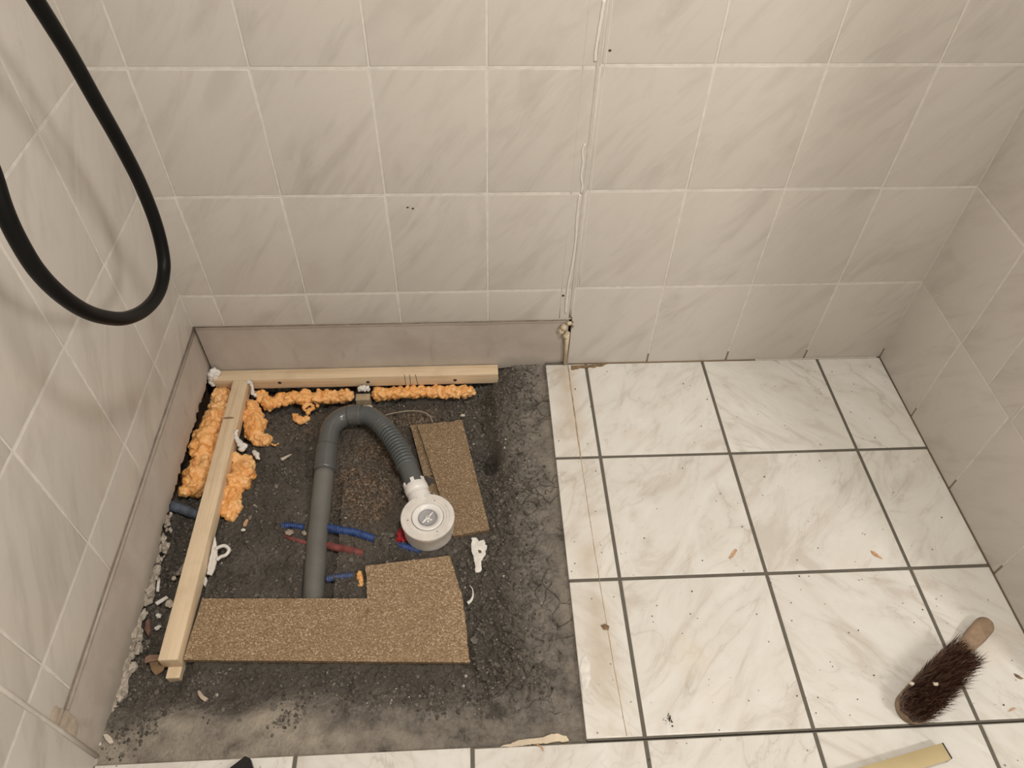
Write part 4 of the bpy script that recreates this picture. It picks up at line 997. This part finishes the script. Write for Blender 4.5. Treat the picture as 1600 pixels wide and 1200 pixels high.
obj('wooden_back', bm, M_BRW, hb, smooth=True)
bm = bmesh.new(); r_ = random.Random(17)
rowsN, colsN = 30, 9
for i in range(rowsN):
    for j in range(colsN):
        s = 0.004 + 0.168 * i / (rowsN - 1); wq = (j / (colsN - 1) * 2 - 1); lim = hw(s) * 0.84
        root = A0 + ax * s + sd * (wq * lim); root.z = 0.017
        for q in range(13):
            rt = root + Vector((r_.gauss(0, 0.0014), r_.gauss(0, 0.0014), 0))
            lean = sd * (wq * 0.02 - 0.10 + r_.gauss(0, 0.13)) + ax * ((s - 0.08) * 1.3 + r_.gauss(0, 0.13))
            ln = r_.uniform(0.040, 0.052) * (0.62 + 0.45 * ss(0.0, 0.06, s)) * (1 + 0.10 * r_.random() * (abs(wq) > 0.8))
            d = (Vector((0, 0, 1)) + lean).normalized(); bend_ = (sd * r_.gauss(0, 1) + ax * r_.gauss(0, 1)) * 0.0035
            p0, p1, p2 = rt, rt + d * ln * 0.55 + bend_ * 0.3, rt + d * ln + bend_
            a_ = d.cross(Vector((r_.random(), r_.random(), 0.1))).normalized(); b_ = d.cross(a_)
            rr = []
            for pp, rad in ((p0, 0.00052), (p1, 0.00046)):
                rr.append([bm.verts.new(pp + (a_ * math.cos(k * 2.0944) + b_ * math.sin(k * 2.0944)) * rad) for k in range(3)])
            tp = bm.verts.new(p2)
            for k in range(3):
                bm.faces.new((rr[0][k], rr[0][(k + 1) % 3], rr[1][(k + 1) % 3], rr[1][k])); bm.faces.new((rr[1][k], rr[1][(k + 1) % 3], tp))
tb = NT('bristle_hair'); rn = tb.n('ShaderNodeNewGeometry').outputs['Random Per Island']
tb.set(Base_Color=tb.ramp(rn, [(0.0, (0.035, 0.017, 0.011)), (0.5, (0.085, 0.04, 0.025)), (0.8, (0.20, 0.10, 0.065)), (1.0, (0.42, 0.26, 0.18))]), Roughness=0.45)
tag(obj('bristles', bm, tb.m, hb), kind='stuff')
for i, (u, v, z) in enumerate(((1425, 1068, 0.054), (1462, 1069, 0.064))):
    bm = bmesh.new(); blob(bm, P_(u, v, z), 0.0042, 2, (1.1, 0.8, 0.6), None, 0.6, 2, i)
    tag(obj('plaster_chunk', bm, M_PLC), ('pale crumb caught in the left side of the brush bristles', 'tiny pale crumb caught in the middle of the brush bristles')[i], 'plaster chunk')

# ------------------------------------------------------------------ brass profile and black strip at the bottom edge
ZG = 0.022
e1, e2 = pz(1474, 1160, ZG), pz(1485, 1178, ZG); f1 = pz(1340, 1200, ZG)
dg_ = (f1 - e1).normalized(); sdv = Vector((-dg_.y, dg_.x, 0))
if (e2 - e1).dot(sdv) < 0: sdv = -sdv
wd = abs((e2 - e1).dot(sdv)); wd = max(wd, 0.026)
gp = empty('metal_profile', e1 + dg_ * 0.3 + sdv * wd / 2 - Vector((0, 0, ZG))); tag(gp, 'brass-coloured flat metal profile with a black end, at the lower right', 'metal profile')
def obox(a, d, s, L_, W_, z0, z1):
    bm = bmesh.new(); vs = []
    for z in (z0, z1):
        for q in (0, 1):
            for p in (0, 1):
                v = a + d * (L_ * p) + s * (W_ * q); vs.append(bm.verts.new((v.x, v.y, z)))
    for f in ((0, 2, 3, 1), (4, 5, 7, 6), (0, 1, 5, 4), (2, 6, 7, 3), (0, 4, 6, 2), (1, 3, 7, 5)): bm.faces.new([vs[i] for i in f])
    bmesh.ops.recalc_face_normals(bm, faces=bm.faces); bevel_all(bm, 0.0007, 2); return bm
auto_smooth(obj('profile_body', obox(e1 + dg_ * 0.003, dg_, sdv, 0.60, wd, 0.0085, ZG), M_GOLD, gp), 30)
obj('profile_base', obox(e1 + dg_ * 0.004 + sdv * 0.003, dg_, sdv, 0.59, wd - 0.006, 0.0, 0.0083), plain('dark_channel', (0.10, 0.09, 0.075), 0.5), gp)
obj('end_cap', obox(e1, dg_, sdv, 0.003, wd, 0.001, ZG), plain('black_plastic', (0.006, 0.006, 0.006), 0.4), gp)
bm = slab([pz(383, 1181, 0.012), pz(391, 1185, 0.012), pz(400, 1215, 0.012), pz(392, 1260, 0.012), pz(300, 1260, 0.012), pz(350, 1206, 0.012)], 0.012, bev=0.0008)
tag(obj('black_strip', bm, plain('black_gloss_plastic', (0.006, 0.006, 0.007), 0.25)), 'pointed black plastic tool tip poking in at the bottom left edge', 'tool')

# ------------------------------------------------------------------ ceiling lamp (out of the frame, gives the light)
cl_ = empty('hanging_lamp', Vector((LAMP.x, LAMP.y, ZC))); tag(cl_, 'small white spot lamp hanging from the ceiling beyond the short right wall', 'lamp')
ld = (Vector((0.9, -0.4, 0.2)) - LAMP).normalized()
bm = bmesh.new(); lathe(bm, [(0, -0.10), (0.05, -0.10), (0.17, -0.01), (0.17, 0.0), (0.165, -0.008), (0, -0.02)], LAMP, ld, 48); obj('lamp_shade', bm, M_CEIL, cl_)
bm = bmesh.new(); tube(bm, [LAMP - ld * 0.10, LAMP - ld * 0.13 + Vector((0, 0, 0.03)), Vector((LAMP.x + 0.10, LAMP.y + 0.10, ZC))], 0.008, 8); obj('stem', bm, M_CEIL, cl_)
cl_ = empty('ceiling_lamp', LAMP2); tag(cl_, 'round white ceiling lamp above the floor tiles', 'lamp')
bm = bmesh.new(); lathe(bm, [(0, 0.048), (0.15, 0.048), (0.155, 0.0), (0.135, -0.01), (0.135, 0.02), (0, 0.02)], LAMP2, seg=48); obj('lamp_housing', bm, M_CEIL, cl_, smooth=False)
